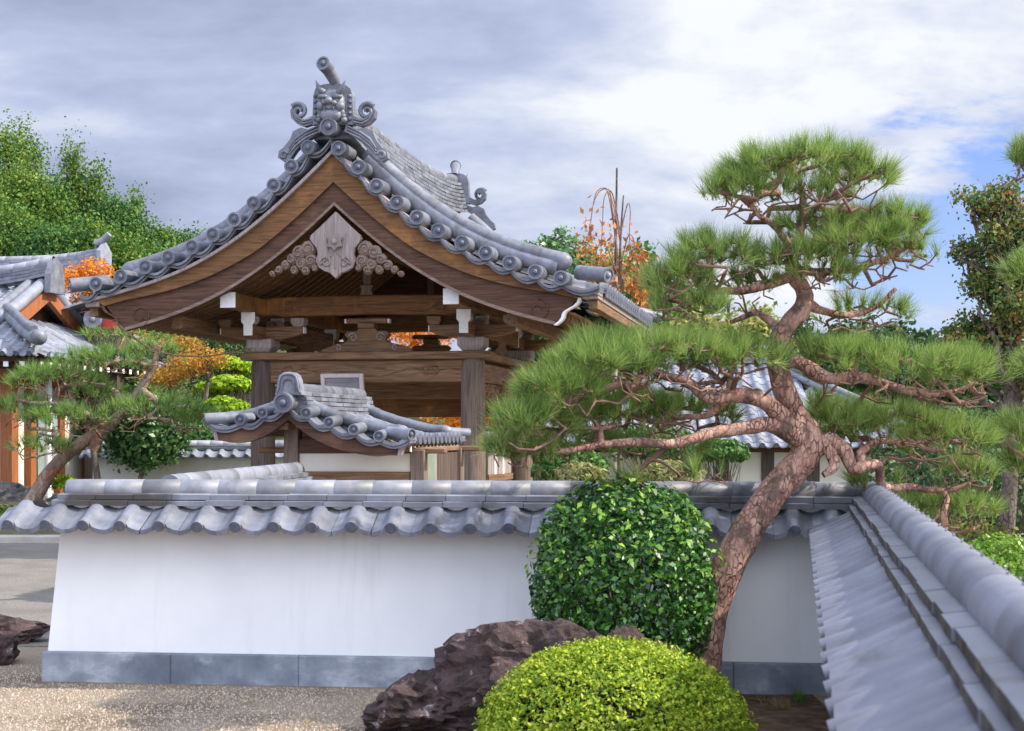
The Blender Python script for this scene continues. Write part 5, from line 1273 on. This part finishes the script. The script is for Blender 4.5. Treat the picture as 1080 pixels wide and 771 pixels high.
def build_rocks():
    p = W(448, 748, 8.75); rock('garden_rock', 'dark purple brown fissured rock lying lowest at the left of the azalea', (p.x, 8.75, .10), (.40, .34, .26), 21)
    p = W(575, 690, 8.6); rock('garden_rock', 'larger purple brown craggy rock rising between the azalea and the tall clipped bush', (p.x, 8.6, .30), (.58, .30, .36), 33)
    p = W(655, 680, 8.36); rock('garden_rock', 'rock wedged between the clipped bush and the azalea, right of the craggy rock', (p.x + .0, 8.36, .20), (.36, .18, .42), 45, sub=5)
    p = W(20, 660, 12.3); rock('garden_rock', 'long dark rock lying on gravel at the left edge, beyond the wall end', (p.x - .12, 12.3, .08), (.40, .24, .15), 14, sub=4)
    p = W(0, 690, 11.2); rock('garden_rock', 'dark rock cut by the left picture edge, nearest the viewer of that pair', (p.x - .02, 11.2, .07), (.17, .17, .15), 17, sub=4)
    for i, (px, py, s, Y, lab) in enumerate(((10, 522, .55, 28.4, 'large grey boulder behind the left pine base'), (62, 530, .42, 28.6, 'rounded brown grey boulder right of the left pine base'), (-20, 528, .5, 28.2, 'grey boulder at the left picture edge in the planting bed'))):
        p = W(px, py, Y); rock('boulder', lab, (p.x, Y, p.z - .1), (s, s * .8, s * .75), 60 + i, ROCK_GREY, 4)
build_rocks()
def tuft(P, n, L, w, rs, spread=.05): return needles(rs, np.repeat(P, 1, 0) + 0, np.tile([0, 0, 1.0], (len(P), 1)), n, L, w, .55)
def build_tufts():
    rs = np.random.RandomState(4)
    def one(px, Y, s, label, name='grass_tuft', m=GRASS, cat='grass tuft'):
        p = W(px, 500, Y); P = np.stack([rs.normal(size=14) * s * .5, rs.normal(size=14) * s * .35, np.zeros(14)], 1); o = np_mesh(name, tuft(P, 9, s * 1.6, s * .035, rs), 3, m); o.location = (p.x, Y, 0); tag(o, label, cat)
    one(484, 9.62, .045, 'small grass tuft at the wall foot beside the rocks'); one(845, 9.55, .07, 'small green weed in the soil by the right wall'); one(822, 9.3, .07, 'dry reddish grass tuft beside the azalea', 'grass_tuft', NEEDLE_OLD)
build_tufts()

# ------------------------------------------------------------------ shrubs and trees behind
def build_mid_garden():
    Y0 = [(226, 462, 36, 17, 31.6), (238, 432, 26, 13, 32.6), (212, 436, 24, 12, 33.0), (242, 407, 24, 11, 34.2), (222, 412, 18, 9, 34.6), (256, 446, 18, 10, 33.4), (236, 385, 20, 9, 36.0), (205, 458, 18, 12, 32.2), (258, 390, 16, 9, 36.6)]
    labels = ['largest lowest clipped dome of the lime shrubs above the far wall', 'lime clipped dome just above the largest one', 'lime clipped dome left of centre beside the round tree', 'upper lime clipped cushion near the tower column', 'small lime cushion left of the upper one', 'narrow lime dome touching the tower column', 'high lime cushion under the maple', 'green dome beside the small round tree', 'highest small lime cushion behind the tower column']
    for i, ((px, py, rx, ry, Y), lab) in enumerate(zip(Y0, labels)):
        p = W(px, py, Y); s = Y / FPX; z = terrain(p.x, Y)
        clipped('clipped_shrub', lab, (p.x, Y, z), (rx * s, rx * s * .9, ry * s), LIME if i not in (0, 7) else MIDLEAF, 1500, .13, 20 + i, -.5, 1.6, .8, 'cloud clipped shrubs on the bank', .16, .25, zc=p.z - z)
    # round small tree
    Y = 28.9; p = W(137, 500, Y); z = terrain(p.x, Y)
    tree('round_tree', 'small round headed evergreen on a thin trunk, left of the far wall', 'tree', (p.x, Y, z), [((.3, 0, W(0, 462, Y).z - z), (.66, .55, .5)), ((-.1, .1, W(0, 456, Y).z - z), (.38, .4, .4)), ((.6, .1, W(0, 452, Y).z - z), (.4, .4, .38))], MIDLEAF_D, 1700, .11, .07, BARK_PALE, 31, m=5, tilt=.9)
    # maples
    p = W(205, 392, 32.5); z = terrain(p.x, 32.5)
    tree('maple_tree', 'orange and yellow maple glowing between the left pine and the tower', 'tree', (p.x, 32.5, z), [((-.1, 0, p.z - z + .15), (.45, .5, .2)), ((.35, .1, p.z - z + .3), (.35, .4, .16)), ((-.6, 0, p.z - z - .1), (.45, .5, .15))], MAPLE, 420, .07, .08, BARK_GREY, 32, m=6, tilt=1.0)
    p = W(85, 296, 37); z = terrain(p.x, 37)
    tree('maple_tree', 'bright orange maple crown above the left hall roof', 'tree', (p.x, 37, z), [((-.2, 0, p.z - z), (.5, .5, .25)), ((.3, .1, p.z - z + .25), (.4, .4, .2)), ((.1, .2, p.z - z - .7), (.4, .5, .35)), ((.4, -.1, p.z - z - 1.4), (.35, .5, .4))], MAPLE_O, 650, .08, .09, BARK_GREY, 33, m=6, tilt=1.0)
    p = W(145, 362, 35); z = terrain(p.x, 35)
    tree('maple_tree', 'low reddish orange maple in the gap beneath the tower eave', 'tree', (p.x, 35, z), [((0, 0, p.z - z), (.6, .6, .2)), ((.9, .2, p.z - z + .0), (.5, .6, .2)), ((-.9, 0, p.z - z + .1), (.5, .6, .2))], MAPLE, 420, .08, .09, BARK_GREY, 34, m=6, tilt=1.0)
    for i, (px, py, Y, r, lab) in enumerate(((408, 352, 40, 1.0, 'orange maple seen between the tower beams, left of the right column'), (520, 428, 38, .9, 'yellow orange maple glimpsed behind the right tower column'))):
        p = W(px, py, Y); z = terrain(p.x, Y)
        tree('maple_tree', lab, 'tree', (p.x, Y, z), [((0, 0, p.z - z), (r * 1.3, r, r * .6)), ((r, .1, p.z - z + .2), (r, r, r * .5)), ((-r, .1, p.z - z - .1), (r, r, r * .5))], MAPLE_O, 700, .13, .09, BARK_GREY, 36 + i, m=6, tilt=1.0)
    # slender green trees between hall, maples and lime shrubs
    for i, (px, py, Y, r, mt, lab) in enumerate(((250, 368, 41, .9, DARKLEAF, 'dark green tree behind the lime shrubs beside the tower column'), (180, 345, 43, 1.3, MIDLEAF, 'green tree filling the gap under the tower eave'), (95, 395, 34, .9, MIDLEAF, 'green shrub tree between the left hall and the pine'), (255, 420, 40, 1.2, DARKLEAF, 'dark tree low behind the tower left column'))):
        p = W(px, py, Y); z = terrain(p.x, Y)
        tree('garden_tree', lab, 'tree', (p.x, Y, z), [((0, 0, p.z - z), (r, r, r * .8)), ((r * .8, .1, p.z - z - .4), (r * .8, r * .8, r * .6)), ((-r * .8, .1, p.z - z - .3), (r * .8, r * .8, r * .6)), ((0, 0, max(.4, p.z - z - 1.2)), (r * 1.2, r, r * .7))], mt, 1100, .10, .08, BARK_GREY, 41 + i, m=7)


build_mid_garden()
def conifer_blobs(h, r, rs, n=9):
    o = []
    for i in range(n):
        f = i / (n - 1); z = h * (.16 + .80 * f); q = r * (1.05 - .85 * f ** 1.3)
        a = rs.uniform(0, 6.28); o.append(((math.cos(a) * q * .35, math.sin(a) * q * .35, z), (q * rs.uniform(.75, 1.), q * rs.uniform(.75, 1.), h / n * rs.uniform(.75, 1.0))))
    return o
def round_blobs(h, r, rs, n=9):
    o = [((0, 0, h * .78), (r * .72, r * .72, h * .2))]
    for i in range(n):
        a = rs.uniform(0, 6.28); q = rs.uniform(.35, .7) * r; o.append(((math.cos(a) * q, math.sin(a) * q, h * rs.uniform(.48, .84)), (r * rs.uniform(.38, .55), r * rs.uniform(.38, .55), h * rs.uniform(.12, .18))))
    return o
def build_forest():
    rs = np.random.RandomState(77)
    # (px of the trunk, py of the top, distance, half width in px, kind)
    spec = [(-30, 120, 66, 40, 0, 'tallest sunlit tree at the left edge of the wooded hill'), (8, 128, 64, 36, 1, 'sunlit broad tree near the left edge of the hill top'), (30, 178, 62, 30, 1, 'yellow green tree below the hill top, left'), (60, 196, 63, 28, 0, 'pointed tree in the dip of the hill skyline'), (78, 155, 66, 26, 0, 'pointed cypress rising highest in the middle of the skyline'), (102, 178, 66, 26, 0, 'second cypress right of the skyline peak'), (120, 206, 64, 26, 1, 'round tree on the falling skyline'), (142, 208, 66, 26, 0, 'cypress on the right part of the skyline'), (166, 236, 66, 24, 1, 'last round tree where the skyline meets the roof'), (196, 244, 68, 24, 1, 'small tree behind the tower roof edge'), (215, 250, 70, 26, 1, 'small tree appearing just over the tower roof edge'), (15, 215, 56, 34, 1, 'lower sunlit tree above the rear temple roof'), (52, 238, 55, 32, 1, 'lower pale green tree left of the orange maple'), (95, 232, 56, 32, 1, 'lower green tree behind the orange maple'), (128, 248, 56, 30, 1, 'lower tree with yellow leaves near the tower roof'), (165, 262, 57, 30, 1, 'lower dark tree close to the tower roof'), (205, 285, 60, 30, 1, 'tree hidden mostly by the tower roof'), (-25, 180, 58, 34, 1, 'broad tree at the far left of the hill')]
    for i, (px, py, Y, w, kind, lab) in enumerate(spec):
        p = W(px, py, Y); z = terrain(p.x, Y); h = p.z - z; r = w * Y / FPX * 1.12
        if kind == 0: bl = conifer_blobs(h, r, rs)
        else: bl = round_blobs(h, r, rs)
        tree('cypress_tree' if kind == 0 else 'broadleaf_tree', lab, 'tree', (p.x, Y, z), bl, CEDAR if i % 3 else CEDAR2, 2500, .14, .22, BARK_GREY, 100 + i, 'trees of the wooded hill on the left', 9, .24, 1.0, .5, amp=.35, trunk_top=(0, 0, h * .9))

build_forest()
def build_back_trees():
    rs = np.random.RandomState(78)
    spec = [(590, 243, 46, 40, 1, MIDLEAF_D, 'rounded green tree rising behind the tower roof right slope'), (556, 262, 48, 24, 1, MIDLEAF_D, 'darker tree just over the tower roof edge'), (640, 262, 47, 30, 1, YELLOWG, 'yellow green tree behind the weeping tree'), (672, 258, 50, 24, 1, MIDLEAF, 'green tree right of the white pole'), (700, 282, 44, 34, 1, MIDLEAF, 'green tree behind the upper left pine tier'), (640, 315, 42, 44, 1, YELLOWG, 'pale yellow green tree behind the pole'), (735, 318, 42, 44, 1, YELLOWG, 'yellowish tree behind the middle of the big pine'), (790, 325, 43, 40, 1, YELLOWG, 'light green tree behind the big pine trunk'), (850, 345, 46, 40, 0, DARKLEAF, 'dark conifer behind the storehouse roof'), (905, 335, 45, 44, 1, DARKLEAF, 'dark broad tree behind the storehouse right end'), (965, 352, 40, 44, 1, DARKLEAF, 'dark tree left of the bronze maple'), (1010, 368, 34, 50, 1, DARKLEAF, 'dark leafy tree filling the right side'), (1075, 360, 32, 60, 1, DARKLEAF, 'dark leafy tree at the right edge'), (690, 360, 37, 40, 1, MIDLEAF, 'low green tree behind the left pine tier')]
    for i, (px, py, Y, w, kind, mt, lab) in enumerate(spec):
        p = W(px, py, Y); z = terrain(p.x, Y); h = p.z - z; r = w * Y / FPX * 1.35
        tree('cypress_tree' if kind == 0 else 'broadleaf_tree', lab, 'tree', (p.x, Y, z), conifer_blobs(h, r, rs) if kind == 0 else round_blobs(h, r, rs, 13), mt, 2600, .19, .12, BARK_GREY, 140 + i, 'trees behind the tower and storehouse', 8, .16, .9, .5, amp=.35, trunk_top=(0, 0, h * .85))
    # bronze maple at the right
    Y = 14.5; p = W(1060, 560, Y); z = 0
    def B(px, py, rx, ry, dy=0): q = W(px, py, Y); return ((q.x - p.x, dy, q.z), (rx * Y / FPX, rx * Y / FPX * .9, ry * Y / FPX))
    tree('maple_tree', 'tall bronze green maple on a grey trunk behind the right wall', 'tree', (p.x, Y, z), [B(1040, 215, 18, 12), B(1022, 205, 9, 7, .1), B(1072, 215, 18, 14, .2), B(1030, 262, 18, 12, .3), B(1075, 300, 26, 22, .3), B(1028, 300, 14, 10), B(1060, 325, 22, 14, -.2), B(1062, 232, 20, 14, .2), B(1045, 252, 16, 10, -.1), B(1060, 268, 24, 14), B(1048, 288, 18, 10, .2), B(1090, 240, 26, 20), B(1052, 306, 16, 10), B(1095, 290, 26, 22), B(1040, 345, 26, 14, .3), B(1012, 355, 16, 9, .2), B(1070, 350, 26, 16), B(1030, 368, 24, 12, .1), B(1080, 390, 30, 18), B(1062, 200, 12, 8)], BRONZE, 2300, .05, .085, BARK_GREY, 61, None, 6, .055, 1.0, .8, amp=.3, trunk_top=(.05, 0, W(0, 235, Y).z))
    for i, (px, py, Y, r, mt, n, sz, lab) in enumerate(((1062, 604, 11.2, .38, MIDLEAF_Y, 5200, .035, 'bright green rounded bush just behind the right wall'), (1030, 585, 12.5, .40, DARKYEL, 1500, .045, 'dark shrub with yellowish leaves between the pine and the green bush'), (985, 520, 15.5, .9, DARKLEAF, 2600, .07, 'dark shrub mass behind the low pine tuft'), (1045, 505, 17.5, 1.3, DARKLEAF, 3000, .08, 'dark evergreen shrub behind the grey maple trunk'))):
        p = W(px, py, Y); clipped('garden_bush', lab, (p.x, Y, 0), (r, r * .9, r * .75), mt, n, sz, 80 + i, -.95, 1.6, .9, None, .15, .35, zc=max(p.z, r * .6))
    # pale shrubs and dry grasses behind the front wall
    for i, (px, py, Y, rx, ry, mt, lab) in enumerate(((600, 492, 18.0, 40, 20, MIDLEAF, 'light green low shrub behind the front wall beside the tower post'), (612, 503, 17.5, 26, 12, STRAW, 'pale dry bush at the foot of the white pole'), (572, 470, 29.4, 20, 16, DARKLEAF, 'dark shrub below the storehouse roof corner'), (705, 500, 19.0, 36, 12, STRAW, 'pale grassy clump left of the cream storehouse wall'), (690, 470, 28.6, 46, 20, MIDLEAF, 'green shrub against the storehouse front'), (760, 478, 28.8, 30, 12, MIDLEAF, 'low green shrub under the storehouse eave'))):
        p = W(px, py, Y); s = Y / FPX; clipped('garden_bush', lab, (p.x, Y, terrain(p.x, Y)), (rx * s, rx * s * .8, ry * s * 1.2), mt, 1500, .09 if Y < 25 else .12, 90 + i, -.6, 3.2 if mt is STRAW else 1.7, 1.1, None, .25, .5, zc=p.z - terrain(p.x, Y))
    # yellow flowering plant by the left boulders
    p = W(68, 512, 28.3); clipped('garden_bush', 'small yellow green plant between the boulders and the left pine', (p.x, 28.3, .3), (.28, .25, .2), LIME, 600, .07, 98, -.4, 1.6, .9, None, .2, .4, zc=p.z - .3, twig=False)
    p = W(4, 545, 24.4); clipped('garden_bush', 'green ground plant at the left edge of the planting bed', (p.x, 24.4, .25), (.35, .3, .2), MIDLEAF, 500, .08, 99, -.4, 1.8, .9, None, .2, .4, zc=p.z - .25, twig=False)


build_back_trees()
def build_weeping():
    """young weeping tree with arching shoots and russet leaves tied to the pole"""
    Y = 30.2; b = W(652, 480, Y); z = terrain(b.x, Y); rs = np.random.RandomState(51)
    t = thing('weeping_tree', 'thin weeping tree with russet hanging leaves beside the tall pole', 'tree', (b.x, Y, z))
    def V(px, py, dy=0): q = W(px, py, Y); return (q.x - b.x, dy, q.z - z)
    m = MB(); P, r = smooth_path([V(652, 560), V(654, 420), V(656, 330), V(654, 270), V(657, 214), V(658, 206)], [.05, .04, .03, .024, .016, .008], 5); m.tube(P, r, 8)
    m.build('trunk', BARK_GREY, t)
    m = MB(); pts = []; shoots = [((654, 300), (645, 215), (640, 200), (628, 205), (622, 240), (616, 262)), ((654, 290), (643, 210), (635, 200), (626, 215), (620, 255), (612, 268)), ((655, 260), (648, 215), (643, 200), (650, 230), (648, 262), (646, 300)), ((655, 250), (645, 206), (636, 212), (634, 240), (632, 275), (630, 310)), ((656, 240), (662, 215), (665, 222), (664, 250), (668, 280), (670, 310)), ((655, 310), (664, 270), (672, 262), (678, 275), (680, 300), (678, 320)), ((655, 300), (640, 262), (632, 258), (626, 280), (628, 310), (632, 340)), ((655, 320), (646, 290), (640, 285), (638, 310), (640, 335), (642, 350)), ((655, 280), (662, 250), (668, 255), (672, 290), (676, 315), (674, 335))]
    for s in shoots:
        dy = rs.normal() * .35; P, r = smooth_path([V(p[0], p[1], dy * min(1, i / 2)) for i, p in enumerate(s)], [.015, .013, .011, .009, .007, .005], 5); m.tube(P, r, 5); pts += [p for p in P[12:]]
    m.build('branches', BARK_TWIG, t)
    pts = np.array(pts); P = np.repeat(pts, 11, 0) + rs.normal(size=(len(pts) * 11, 3)) * .11; keep = rs.uniform(size=len(P)) < np.clip((W(0, 215, Y).z - z - P[:, 2]) / 2.0, .05, 1); P = P[keep]
    np_mesh('crown', leaf_quads(rs, P, unit(rs, len(P)), .13, .8, 2.0, droop=1.5), 4, CHERRY, t)
build_weeping()
